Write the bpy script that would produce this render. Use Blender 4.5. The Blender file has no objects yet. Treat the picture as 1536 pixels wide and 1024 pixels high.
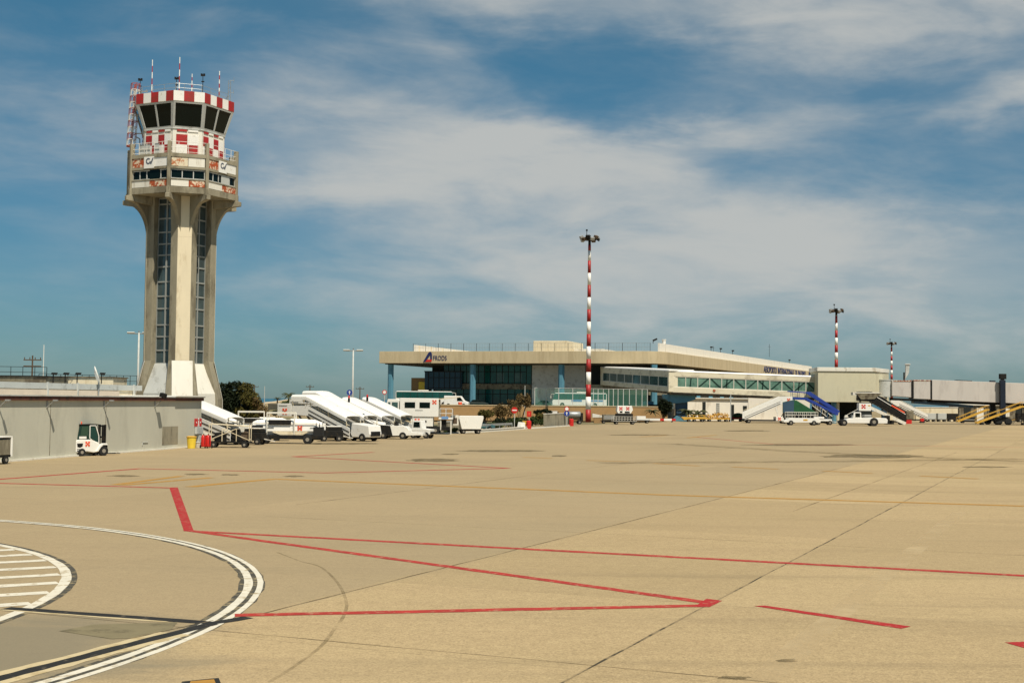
import bpy, bmesh, math, random
from mathutils import Vector, Matrix
random.seed(7)
scene = bpy.context.scene
col = scene.collection
PI = math.pi
rad = math.radians

# ------------------------------------------------------------------ camera geometry
H = 4.0                     # eye height in metres
F = 2000.0                  # focal length in pixels of the 1536 px wide photograph
ROLL = rad(0.6)
PITCH = math.atan(88.96 / F)
CA, SA, CP, SP = math.cos(ROLL), math.sin(ROLL), math.cos(PITCH), math.sin(PITCH)

def ray(u, v):
    U, V = u - 768.0, v - 512.0
    X = U * CA + V * SA
    Y = -U * SA + V * CA
    return X, Y * SP + F * CP, -(Y * CP - F * SP)

def G(u, v, z=0.0):
    """point of the horizontal plane z seen at that place of the photograph"""
    x, f, up = ray(u, v)
    t = (z - H) / up
    return Vector((x * t, f * t, z))

def at(u, v, Y):
    """point at distance Y"""
    x, f, up = ray(u, v)
    t = Y / f
    return Vector((x * t, Y, H + up * t))

cam_d = bpy.data.cameras.new('camera')
cam = bpy.data.objects.new('camera', cam_d)
col.objects.link(cam)
cam_d.sensor_width = 36.0
cam_d.lens = 36.0 * F / 1536.0
cam_d.clip_start = 0.2
cam_d.clip_end = 90000
cam.matrix_world = Matrix.Translation((0, 0, H)) @ Matrix.Rotation(PI / 2 + PITCH, 4, 'X') @ Matrix.Rotation(ROLL, 4, 'Z')
scene.camera = cam

# ------------------------------------------------------------------ materials
def new_mat(name):
    m = bpy.data.materials.new(name)
    m.use_nodes = True
    nt = m.node_tree
    return m, nt, nt.nodes['Principled BSDF']

def mat(name, c, rough=0.6, var=0.12, scale=1.5, metal=0.0, spec=0.4, bump=0.0, bscale=20.0, c2=None, c2amt=0.0, c2scale=0.6, stretch=None):
    """base colour with wear: two noises, optional patches of a second colour, optional bump"""
    m, nt, b = new_mat(name)
    N, L = nt.nodes, nt.links
    tc = N.new('ShaderNodeTexCoord')
    src = tc.outputs['Object']
    if stretch:
        mp = N.new('ShaderNodeMapping')
        mp.inputs['Scale'].default_value = stretch
        L.new(src, mp.inputs['Vector']); src = mp.outputs['Vector']
    n1 = N.new('ShaderNodeTexNoise'); n1.inputs['Scale'].default_value = scale; n1.inputs['Detail'].default_value = 6
    n1.inputs['Roughness'].default_value = 0.65
    L.new(src, n1.inputs['Vector'])
    mr = N.new('ShaderNodeMapRange')
    mr.inputs['From Min'].default_value = 0.25; mr.inputs['From Max'].default_value = 0.75
    mr.inputs['To Min'].default_value = 1 - var; mr.inputs['To Max'].default_value = 1 + var
    L.new(n1.outputs['Fac'], mr.inputs['Value'])
    mul = N.new('ShaderNodeVectorMath'); mul.operation = 'SCALE'
    mul.inputs[0].default_value = c
    L.new(mr.outputs['Result'], mul.inputs['Scale'])
    out = mul.outputs['Vector']
    if c2:
        n2 = N.new('ShaderNodeTexNoise'); n2.inputs['Scale'].default_value = c2scale; n2.inputs['Detail'].default_value = 8
        n2.inputs['Roughness'].default_value = 0.7
        L.new(src, n2.inputs['Vector'])
        r2 = N.new('ShaderNodeMapRange'); r2.clamp = True
        r2.inputs['From Min'].default_value = 0.62 - c2amt * 0.3; r2.inputs['From Max'].default_value = 0.72 - c2amt * 0.3
        L.new(n2.outputs['Fac'], r2.inputs['Value'])
        mx = N.new('ShaderNodeMix'); mx.data_type = 'RGBA'
        L.new(r2.outputs['Result'], mx.inputs['Factor'])
        L.new(out, mx.inputs['A']); mx.inputs['B'].default_value = (*c2, 1)
        out = mx.outputs['Result']
    L.new(out, b.inputs['Base Color'])
    b.inputs['Roughness'].default_value = rough
    b.inputs['Metallic'].default_value = metal
    b.inputs['Specular IOR Level'].default_value = spec
    if bump:
        n3 = N.new('ShaderNodeTexNoise'); n3.inputs['Scale'].default_value = bscale; n3.inputs['Detail'].default_value = 4
        L.new(src, n3.inputs['Vector'])
        bp = N.new('ShaderNodeBump'); bp.inputs['Strength'].default_value = bump; bp.inputs['Distance'].default_value = 0.05
        L.new(n3.outputs['Fac'], bp.inputs['Height'])
        L.new(bp.outputs['Normal'], b.inputs['Normal'])
    return m

def glass_mat(name, c, alpha, rough=0.08):
    m, nt, b = new_mat(name)
    b.inputs['Base Color'].default_value = (*c, 1)
    b.inputs['Roughness'].default_value = rough
    b.inputs['Specular IOR Level'].default_value = 0.6
    b.inputs['Alpha'].default_value = alpha
    return m

def stain_mat(name, c, amt, scale=0.5):
    """a stain or worn trace lying on the concrete: noise decides how much of it is left"""
    m, nt, b = new_mat(name)
    N, L = nt.nodes, nt.links
    tc = N.new('ShaderNodeTexCoord')
    n = N.new('ShaderNodeTexNoise'); n.inputs['Scale'].default_value = scale; n.inputs['Detail'].default_value = 8
    n.inputs['Roughness'].default_value = 0.7
    L.new(tc.outputs['Object'], n.inputs['Vector'])
    mr = N.new('ShaderNodeMapRange'); mr.clamp = True
    mr.inputs['From Min'].default_value = 0.35; mr.inputs['From Max'].default_value = 0.65
    mr.inputs['To Min'].default_value = max(0, amt - 0.3); mr.inputs['To Max'].default_value = min(1, amt + 0.25)
    L.new(n.outputs['Fac'], mr.inputs['Value'])
    L.new(mr.outputs['Result'], b.inputs['Alpha'])
    b.inputs['Base Color'].default_value = (*c, 1)
    b.inputs['Roughness'].default_value = 0.9
    b.inputs['Specular IOR Level'].default_value = 0.1
    return m

M = {}
M['white'] = mat('white_paint', (.80, .78, .72), .35, .05, 1.2, c2=(.55, .50, .40), c2amt=.12, c2scale=2.5)
M['cream'] = mat('cream_paint', (.70, .61, .43), .7, .08, .8, c2=(.56, .47, .31), c2amt=.3, c2scale=.9, stretch=(1, 1, .25))
M['offwhite'] = mat('offwhite_panel', (.72, .69, .60), .6, .06, .8, c2=(.5, .45, .36), c2amt=.25, c2scale=1.0, stretch=(1, 1, .3))
M['red'] = mat('red_paint', (.38, .02, .02), .5, .15, 2, c2=(.28, .03, .02), c2amt=.5, c2scale=1.5)
M['brightred'] = mat('signal_red', (.55, .02, .015), .45, .1, 4)
M['orange_red'] = mat('orange_red', (.75, .10, .04), .45, .1, 4)
M['rust'] = mat('peeling_rust', (.36, .07, .02), .85, .3, 2.0, c2=(.68, .58, .42), c2amt=.5, c2scale=2.2)
M['rust_light'] = mat('rust_flecks', (.66, .58, .42), .8, .1, 2.0, c2=(.42, .14, .05), c2amt=.45, c2scale=2.6)
M['concrete'] = mat('weathered_concrete', (.285, .255, .18), .9, .22, .7, bump=.3, bscale=8, c2=(.17, .148, .10), c2amt=.4, c2scale=.5, stretch=(1, 1, .35))
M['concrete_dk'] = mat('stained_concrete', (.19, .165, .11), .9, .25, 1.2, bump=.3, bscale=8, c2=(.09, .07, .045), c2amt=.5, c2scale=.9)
M['fascia'] = mat('fascia_concrete', (.52, .425, .265), .9, .10, .5, bump=.2, bscale=3, c2=(.46, .37, .225), c2amt=.4, c2scale=.35, stretch=(2.2, 2.2, .25))
M['wall'] = mat('plastered_wall', (.52, .505, .41), .9, .08, .35, bump=.15, bscale=6, c2=(.46, .445, .36), c2amt=.4, c2scale=.3, stretch=(1, 1, .4))
M['ltgrey'] = mat('light_grey_paint', (.48, .49, .46), .6, .08, .8, c2=(.33, .33, .30), c2amt=.3, c2scale=.9)
M['grey'] = mat('grey_metal', (.30, .30, .28), .5, .1, 2, metal=.2)
M['bridge'] = mat('bridge_cladding', (.52, .485, .445), .55, .05, .4, c2=(.455, .42, .385), c2amt=.35, c2scale=.5, stretch=(1, 1, .3))
M['rotunda'] = mat('rotunda_render', (.57, .53, .375), .85, .07, .4, c2=(.51, .47, .33), c2amt=.35, c2scale=.4, stretch=(1, 1, .3))
M['gallery'] = mat('gallery_panel', (.70, .64, .48), .6, .06, .6, c2=(.45, .40, .29), c2amt=.35, c2scale=.6, stretch=(.4, .4, 1))
M['dark'] = mat('dark_metal', (.012, .012, .011), .7, .3, 3, spec=.2, c2=(.03, .022, .013), c2amt=.3, c2scale=3)
M['lift'] = mat('dark_navy_paint', (.010, .016, .030), .5, .2, 1.5, spec=.3)
M['black'] = mat('black_rubber', (.013, .013, .012), .8, .2, 5)
M['rim'] = mat('wheel_rim', (.26, .235, .19), .5, .15, 5)
M['darkgreen'] = mat('dark_green_cab', (.01, .035, .025), .25, .2, 3)
M['glassdk'] = mat('dark_glass', (.003, .008, .007), .05, .2, 2, spec=.18)
M['glassteal'] = mat('teal_glass', (.010, .070, .062), .08, .35, .35, spec=.5)
M['glassblue'] = mat('blue_glass', (.006, .028, .055), .08, .35, .35, spec=.5)
M['glassgreen'] = mat('pale_green_glass', (.13, .24, .185), .12, .4, .6, spec=.5, c2=(.05, .12, .09), c2amt=.35, c2scale=.5)
M['glassgallery'] = mat('grey_green_glass', (.05, .10, .095), .1, .4, .5, spec=.5)
M['towerglass'] = mat('stair_glass', (.05, .075, .08), .08, .5, .45, spec=.6)
M['fenceglass'] = glass_mat('green_screen_glass', (.16, .40, .30), .13)
M['bluecol'] = mat('blue_column', (.09, .24, .32), .6, .1, 1, c2=(.06, .16, .22), c2amt=.3, c2scale=1, stretch=(1, 1, .3))
M['bluedk'] = mat('dull_blue_paint', (.035, .075, .12), .5, .15, 1)
M['blue'] = mat('strong_blue_paint', (.02, .05, .28), .45, .15, 1.5)
M['signblue'] = mat('sign_blue', (.012, .02, .10), .5, .1, 2)
M['green'] = mat('green_tarp', (.01, .085, .03), .7, .3, 1.2)
M['yellow'] = mat('yellow_paint', (.62, .36, .05), .5, .12, 2, c2=(.42, .24, .05), c2amt=.3, c2scale=2)
M['brightyellow'] = mat('bright_yellow', (.80, .58, .05), .5, .1, 2)
M['tan'] = mat('tan_block_wall', (.34, .21, .09), .9, .2, .6, bump=.3, bscale=3, c2=(.30, .19, .09), c2amt=.4, c2scale=.6)
M['whitewall'] = mat('white_rendered_wall', (.80, .76, .67), .85, .06, .5, c2=(.66, .61, .52), c2amt=.25, c2scale=.5, stretch=(1, 1, .3))
M['coping'] = mat('dark_red_coping', (.10, .03, .018), .8, .3, 1.0, c2=(.04, .016, .01), c2amt=.4, c2scale=1.2)
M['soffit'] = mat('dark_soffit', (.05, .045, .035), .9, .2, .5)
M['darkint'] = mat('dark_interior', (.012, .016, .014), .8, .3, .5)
M['framegrey'] = mat('dull_frame', (.29, .30, .28), .6, .1, 1.5)
M['steel'] = mat('galvanised_steel', (.33, .34, .33), .45, .12, 3, metal=.5)
M['trunk'] = mat('bark', (.10, .07, .045), .95, .3, 4)
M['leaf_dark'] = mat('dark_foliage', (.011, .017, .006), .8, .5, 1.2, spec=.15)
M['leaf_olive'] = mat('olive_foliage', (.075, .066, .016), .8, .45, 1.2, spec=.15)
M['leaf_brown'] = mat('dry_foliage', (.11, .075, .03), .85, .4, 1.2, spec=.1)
M['leaf_green'] = mat('green_foliage', (.045, .065, .02), .8, .45, 1.5, spec=.15)
M['leaf_palm'] = mat('palm_foliage', (.05, .055, .022), .7, .4, 1.5, spec=.2)
M['hedge'] = mat('hedge_green', (.02, .05, .015), .85, .4, 2)
M['cargo'] = mat('cargo_pile', (.42, .36, .25), .8, .3, 1.5, c2=(.12, .09, .06), c2amt=.4, c2scale=1.8)

# ------------------------------------------------------------------ mesh builder
class MB:
    def __init__(s):
        s.v, s.f, s.m = [], [], []
    def add(s, vs, fs, mi=0):
        o = len(s.v)
        s.v += [tuple(p) for p in vs]
        for f in fs:
            s.f.append([o + i for i in f]); s.m.append(mi)
        return s
    def box(s, x0, x1, y0, y1, z0, z1, mi=0, T=None):
        vs = [Vector((x, y, z)) for z in (z0, z1) for y in (y0, y1) for x in (x0, x1)]
        if T is not None: vs = [T @ p for p in vs]
        return s.add(vs, [(0, 2, 3, 1), (4, 5, 7, 6), (0, 1, 5, 4), (2, 6, 7, 3), (0, 4, 6, 2), (1, 3, 7, 5)], mi)
    def prism(s, pts, a, b, axis='y', mi=0, T=None):
        def P(p, t):
            if axis == 'y': return Vector((p[0], t, p[1]))
            if axis == 'x': return Vector((t, p[0], p[1]))
            return Vector((p[0], p[1], t))
        n = len(pts)
        vs = [P(p, a) for p in pts] + [P(p, b) for p in pts]
        if T is not None: vs = [T @ p for p in vs]
        fs = [tuple(range(n)), tuple(range(2 * n - 1, n - 1, -1))]
        fs += [(i, n + i, n + (i + 1) % n, (i + 1) % n) for i in range(n)]
        return s.add(vs, fs, mi)
    def loft(s, rings, mi=0, caps=True, closed=True):
        n = len(rings[0]); vs = [p for r in rings for p in r]; fs = []
        for k in range(len(rings) - 1):
            for i in range(n if closed else n - 1):
                j = (i + 1) % n
                fs.append((k * n + i, k * n + j, (k + 1) * n + j, (k + 1) * n + i))
        if caps and closed:
            fs.append(tuple(range(n - 1, -1, -1)))
            fs.append(tuple((len(rings) - 1) * n + i for i in range(n)))
        return s.add(vs, fs, mi)
    def tube(s, p0, p1, r, n=8, r1=None, mi=0):
        p0, p1 = Vector(p0), Vector(p1)
        r1 = r if r1 is None else r1
        d = (p1 - p0)
        if d.length < 1e-6: return s
        d.normalize()
        a = d.orthogonal().normalized(); b = d.cross(a)
        ring = lambda p, q: [p + (a * math.cos(2 * PI * i / n) + b * math.sin(2 * PI * i / n)) * q for i in range(n)]
        return s.loft([ring(p0, r), ring(p1, r1)], mi)
    def path(s, pts, r, n=6, mi=0):
        for a, b in zip(pts[:-1], pts[1:]): s.tube(a, b, r, n, None, mi)
        return s
    def beam(s, p0, p1, w, h, mi=0):
        """rectangular bar between two points"""
        p0, p1 = Vector(p0), Vector(p1)
        d = (p1 - p0).normalized()
        side = d.cross(Vector((0, 0, 1)))
        if side.length < 1e-4: side = Vector((1, 0, 0))
        side.normalize(); up = side.cross(d)
        r = lambda p: [p + side * w / 2 * i + up * h / 2 * j for i, j in ((-1, -1), (1, -1), (1, 1), (-1, 1))]
        return s.loft([r(p0), r(p1)], mi)
    def lathe(s, prof, n=16, c=(0, 0, 0), mi=0):
        c = Vector(c)
        rings = [[c + Vector((r * math.cos(2 * PI * i / n), r * math.sin(2 * PI * i / n), z)) for i in range(n)] for r, z in prof]
        return s.loft(rings, mi)
    def quad(s, a, b, c, d, mi=0):
        return s.add([a, b, c, d], [(0, 1, 2, 3)], mi)
    def build(s, name, mats, parent=None, smooth=False, bevel=0.0, solid=0.0, norm=True):
        me = bpy.data.meshes.new(name)
        me.from_pydata(s.v, [], s.f)
        if not isinstance(mats, (list, tuple)): mats = [mats]
        for m in mats: me.materials.append(m)
        me.polygons.foreach_set('material_index', s.m)
        if norm:
            bm = bmesh.new(); bm.from_mesh(me)
            bmesh.ops.recalc_face_normals(bm, faces=bm.faces)
            bm.to_mesh(me); bm.free()
        if smooth:
            me.polygons.foreach_set('use_smooth', [True] * len(me.polygons))
        me.update()
        o = bpy.data.objects.new(name, me)
        col.objects.link(o)
        if parent is not None: o.parent = parent
        if solid:
            q = o.modifiers.new('solid', 'SOLIDIFY'); q.thickness = solid; q.offset = 0
        if bevel:
            q = o.modifiers.new('bevel', 'BEVEL'); q.width = bevel; q.segments = 2; q.limit_method = 'ANGLE'; q.angle_limit = rad(40)
        return o

def thing(name, label, cat, loc=(0, 0, 0), rotz=0.0, group=None):
    o = bpy.data.objects.new(name, None); col.objects.link(o)
    o.empty_display_size = 0.3
    o.location = loc; o.rotation_euler = (0, 0, rad(rotz))
    o['label'] = label; o['category'] = cat
    if group: o['group'] = group
    return o

def tag(o, label, cat, group=None):
    o['label'] = label; o['category'] = cat
    if group: o['group'] = group
    return o

def struct(o):
    o['kind'] = 'structure'; return o

def dup(root, loc, rotz, label, group=None, scale=None):
    r = root.copy(); col.objects.link(r)
    r.location = loc; r.rotation_euler = (0, 0, rad(rotz)); r['label'] = label
    if group: r['group'] = group
    if scale: r.scale = scale
    for ch in list(root.children):
        c = ch.copy(); col.objects.link(c); c.parent = r
        for g in list(ch.children):
            d = g.copy(); col.objects.link(d); d.parent = c
    return r

def wheel(p, x, y, r=.35, w=.22, rim=True):
    o = MB().tube((x, y - w / 2, r), (x, y + w / 2, r), r, 18).build('wheel', M['black'], p, bevel=.02)
    if rim:
        MB().tube((x, y - w / 2 - .015, r), (x, y + w / 2 + .015, r), r * .42, 12).build('rim', M['rim'], o)
    return o

def wheels(p, xs, y, r=.35, w=.22, rim=True):
    for x in xs:
        for sy in (-1, 1): wheel(p, x, sy * y, r, w, rim)

def emblem(p, x, y, z, s=.28, axis='y', mi='orange_red', name='emblem'):
    """chequered cross of five red squares, standing 1 cm proud"""
    b = MB(); k = s / 3
    for i, j in ((-1, -1), (1, -1), (0, 0), (-1, 1), (1, 1)):
        q = k * .62
        if axis == 'y': b.box(x + i * k - q, x + i * k + q, y - .012, y + .012, z + j * k - q, z + j * k + q)
        else: b.box(x - .012, x + .012, y + i * k - q, y + i * k + q, z + j * k - q, z + j * k + q)
    return b.build(name, M[mi], p)

def text_mesh(name, s, size, m, parent, mtx, extrude=.05, width=None):
    cu = bpy.data.curves.new(name, 'FONT'); cu.body = s; cu.size = size; cu.extrude = extrude
    o = bpy.data.objects.new(name, cu); col.objects.link(o)
    bpy.context.view_layer.update()
    me = bpy.data.meshes.new_from_object(o.evaluated_get(bpy.context.evaluated_depsgraph_get()))
    bpy.data.objects.remove(o)
    if width:
        xs = [v.co.x for v in me.vertices]; k = width / (max(xs) - min(xs))
        for v in me.vertices: v.co.x *= k
    me.transform(mtx); me.materials.clear(); me.materials.append(m)
    ob = bpy.data.objects.new(name, me); col.objects.link(ob); ob.parent = parent
    return ob

def leaf_cloud(b, clumps, n, size, mats=1, flat=.7):
    """n leaf clumps of irregular small faces spread through the volumes (cx,cy,cz,rx,ry,rz,mi)"""
    tot = sum(c[3] * c[4] * c[5] for c in clumps)
    for cx, cy, cz, rx, ry, rz, mi in clumps:
        for _ in range(int(n * rx * ry * rz / tot) + 1):
            while True:
                p = Vector((random.uniform(-1, 1), random.uniform(-1, 1), random.uniform(-1, 1)))
                if .35 < p.length + random.uniform(-.25, .15) < 1: break
            q = Vector((cx + p.x * rx, cy + p.y * ry, cz + p.z * rz))
            d = Vector((random.gauss(0, 1), random.gauss(0, 1), random.gauss(0, flat))).normalized()
            a = d.orthogonal().normalized(); c = d.cross(a)
            a, c = (a * math.cos(t) + c * math.sin(t) for t in (random.uniform(0, 6.28), random.uniform(0, 6.28)))
            s1 = size * random.uniform(.5, 1.4); s2 = s1 * random.uniform(.3, .6)
            b.add([q - a * s1, q + c * s2 - a * s1 * .2, q + a * s1, q - c * s2 + a * s1 * .2], [(0, 1, 2, 3)], mi)
    return b
# ------------------------------------------------------------------ light: sun, sky with high cloud
SUN_AZ, SUN_EL = rad(-62.0), rad(60.0)      # direction to the sun, counter-clockwise from +X
sd = Vector((math.cos(SUN_EL) * math.cos(SUN_AZ), math.cos(SUN_EL) * math.sin(SUN_AZ), math.sin(SUN_EL)))
sun_d = bpy.data.lights.new('sun', 'SUN'); sun_d.energy = SUN_E = 5.0; sun_d.angle = rad(.5); sun_d.color = (1, .91, .76)
sun = bpy.data.objects.new('sun', sun_d); col.objects.link(sun)
sun.rotation_euler = sd.to_track_quat('Z', 'Y').to_euler()

w = bpy.data.worlds.new('World'); scene.world = w; w.use_nodes = True
N, L = w.node_tree.nodes, w.node_tree.links
bg = N['Background']
sky = N.new('ShaderNodeTexSky'); sky.sky_type = 'NISHITA'; sky.sun_disc = False
sky.sun_elevation = SUN_EL; sky.sun_rotation = PI / 2 - SUN_AZ
sky.air_density = 1.0; sky.dust_density = .3; sky.ozone_density = 2.0

def mth(op, a, b=None, c=None, clamp=False):
    n = N.new('ShaderNodeMath'); n.operation = op; n.use_clamp = clamp
    for i, x in enumerate((a, b, c)):
        if x is None: continue
        if isinstance(x, (int, float)): n.inputs[i].default_value = x
        else: L.new(x, n.inputs[i])
    return n.outputs[0]

tc = N.new('ShaderNodeTexCoord')
sep = N.new('ShaderNodeSeparateXYZ'); L.new(tc.outputs['Generated'], sep.inputs[0])
az = mth('MULTIPLY', mth('ARCTAN2', sep.outputs[0], sep.outputs[1]), 10.0)     # units of 0.1 rad
el = mth('MULTIPLY', mth('ARCSINE', sep.outputs[2]), 10.0)

def cnoise(sx, sy, detail, rough, off, shear=0.0, dist=0.0):
    cmb = N.new('ShaderNodeCombineXYZ')
    L.new(mth('ADD', mth('MULTIPLY', az, sx), off), cmb.inputs[0])
    L.new(mth('ADD', mth('MULTIPLY', el, sy), mth('MULTIPLY', az, shear)), cmb.inputs[1])
    n = N.new('ShaderNodeTexNoise'); n.inputs['Scale'].default_value = 1.0
    n.inputs['Detail'].default_value = detail; n.inputs['Roughness'].default_value = rough
    n.inputs['Distortion'].default_value = dist
    L.new(cmb.outputs[0], n.inputs['Vector'])
    return n.outputs['Fac']

wx = mth('MULTIPLY', mth('SUBTRACT', cnoise(.9, 1.6, 4, .55, 3.1), .5), 1.3)
wy = mth('MULTIPLY', mth('SUBTRACT', cnoise(.8, 1.9, 5, .6, 17.7), .5), .62)
azw = mth('ADD', az, wx); elw = mth('ADD', el, wy)

def blob(u, v, su, sv, rot=0.0, amp=1.0):
    """soft cloud bank centred where the photograph shows it, as an azimuth and a height above the horizon"""
    a0 = math.atan((u - 768) / F) * 10; e0 = math.atan((598 + (u - 390) * .0105 - v) / F) * 10
    su, sv = su / 200.0, sv / 200.0
    c, s_ = math.cos(rad(rot)), math.sin(rad(rot))
    dx = mth('SUBTRACT', azw, a0); dy = mth('SUBTRACT', elw, e0)
    p = mth('DIVIDE', mth('ADD', mth('MULTIPLY', dx, c), mth('MULTIPLY', dy, s_)), su)
    q = mth('DIVIDE', mth('SUBTRACT', mth('MULTIPLY', dy, c), mth('MULTIPLY', dx, s_)), sv)
    r2 = mth('ADD', mth('MULTIPLY', p, p), mth('MULTIPLY', q, q))
    return mth('MULTIPLY', mth('EXPONENT', mth('MULTIPLY', r2, -1.0)), amp)

BLOBS = [
 (600, 175, 230, 62, -8, .62), (480, 235, 180, 70, 0, .45), (850, 225, 220, 42, 4, .85), (700, 255, 240, 50, 0, .55),
 (1060, 225, 200, 38, 12, .5), (560, 310, 260, 50, -8, .42), (900, 360, 330, 60, 0, .62), (1230, 350, 330, 65, -4, .6),
 (760, 425, 420, 50, 0, .38), (1450, 430, 260, 60, 0, .36), (1150, 470, 420, 50, 0, .30),
 (760, -5, 330, 45, -3, .62), (1080, 25, 260, 46, -8, .62), (1340, 60, 240, 70, 4, .62), (1500, 15, 160, 80, 0, .5),
 (1500, 165, 100, 36, 14, .85), (80, 225, 190, 85, 0, .34), (360, 100, 280, 70, 0, .2), (1290, 235, 220, 60, 0, .16), (150, 170, 120, 40, 0, .22), (660, 90, 110, 28, -25, .30), (380, 420, 120, 30, 0, .2), (1250, 500, 560, 80, 0, .48), (1400, 390, 300, 60, 0, .18), (1000, 330, 560, 90, 0, .22), (600, 500, 420, 60, 0, .14),
]
acc = None
for bl in BLOBS:
    o = blob(*bl)
    acc = o if acc is None else mth('ADD', acc, o)
fb = cnoise(.7, 2.4, 6, .55, 41.0, .08, .4)
fine = cnoise(2.0, 7.0, 6, .6, 91.0, .35, .5)
fb2 = mth('ADD', mth('MULTIPLY', fb, 1.3), mth('MULTIPLY', fine, .34))         # about 0.82 on average
front = mth('MULTIPLY', acc, mth('ADD', mth('MULTIPLY', mth('SUBTRACT', fb2, .82), 1.0), 1.0))
thin = mth('MULTIPLY', mth('SUBTRACT', fb2, .68, None, True), .8)
mask = mth('ADD', front, thin)
sm = N.new('ShaderNodeMapRange'); sm.interpolation_type = 'SMOOTHSTEP'; sm.clamp = True
sm.inputs['From Min'].default_value = -.1; sm.inputs['From Max'].default_value = 1.62
sm.inputs['To Max'].default_value = .88
L.new(mask, sm.inputs['Value'])

tint = N.new('ShaderNodeMix'); tint.data_type = 'RGBA'; tint.blend_type = 'MULTIPLY'; tint.inputs['Factor'].default_value = 1
L.new(sky.outputs[0], tint.inputs['A'])
# the photograph's film draws the clear sky deeper and more cyan
grad = N.new('ShaderNodeMapRange'); grad.clamp = True
L.new(el, grad.inputs['Value']); grad.inputs['From Min'].default_value = 0; grad.inputs['From Max'].default_value = 3.0
tm = N.new('ShaderNodeMix'); tm.data_type = 'RGBA'; L.new(grad.outputs['Result'], tm.inputs['Factor'])
tm.inputs['A'].default_value = (.31, .50, .66, 1); tm.inputs['B'].default_value = (.31, .73, .77, 1)
L.new(tm.outputs['Result'], tint.inputs['B'])
mixc = N.new('ShaderNodeMix'); mixc.data_type = 'RGBA'
L.new(sm.outputs['Result'], mixc.inputs['Factor'])
L.new(tint.outputs['Result'], mixc.inputs['A'])
mixc.inputs['B'].default_value = (6.7, 6.75, 6.45, 1)
L.new(mixc.outputs['Result'], bg.inputs['Color'])
bg.inputs['Strength'].default_value = .072

vs = scene.view_settings
vs.view_transform = 'Standard'; vs.look = 'None'; vs.exposure = .16; vs.gamma = 1; vs.use_curve_mapping = False
# ------------------------------------------------------------------ ground, sea, apron and its painted lines
def sheet(name, pts, z, m, parent=None, st=False):
    b = MB(); b.add([(p[0], p[1], z) for p in pts], [tuple(range(len(pts)))])
    o = b.build(name, m, parent, norm=False)
    me = o.data
    if me.polygons[0].normal.z < 0: me.flip_normals()
    if st: struct(o)
    return o

m_ground = mat('dry_ground', (.30, .225, .12), .95, .25, .05, c2=(.13, .12, .055), c2amt=.4, c2scale=.03)
m_sea, nt, b_ = new_mat('sea_water')
b_.inputs['Base Color'].default_value = (.012, .10, .15, 1); b_.inputs['Roughness'].default_value = .35
b_.inputs['Specular IOR Level'].default_value = .25
sheet('ground', [(-1500, -200), (1500, -200), (1500, 900), (-1500, 800)], -.25, m_ground, st=True)
sheet('sea', [(-40000, 700), (40000, 700), (40000, 60000), (-40000, 60000)], -4.0, m_sea, st=True)

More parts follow.
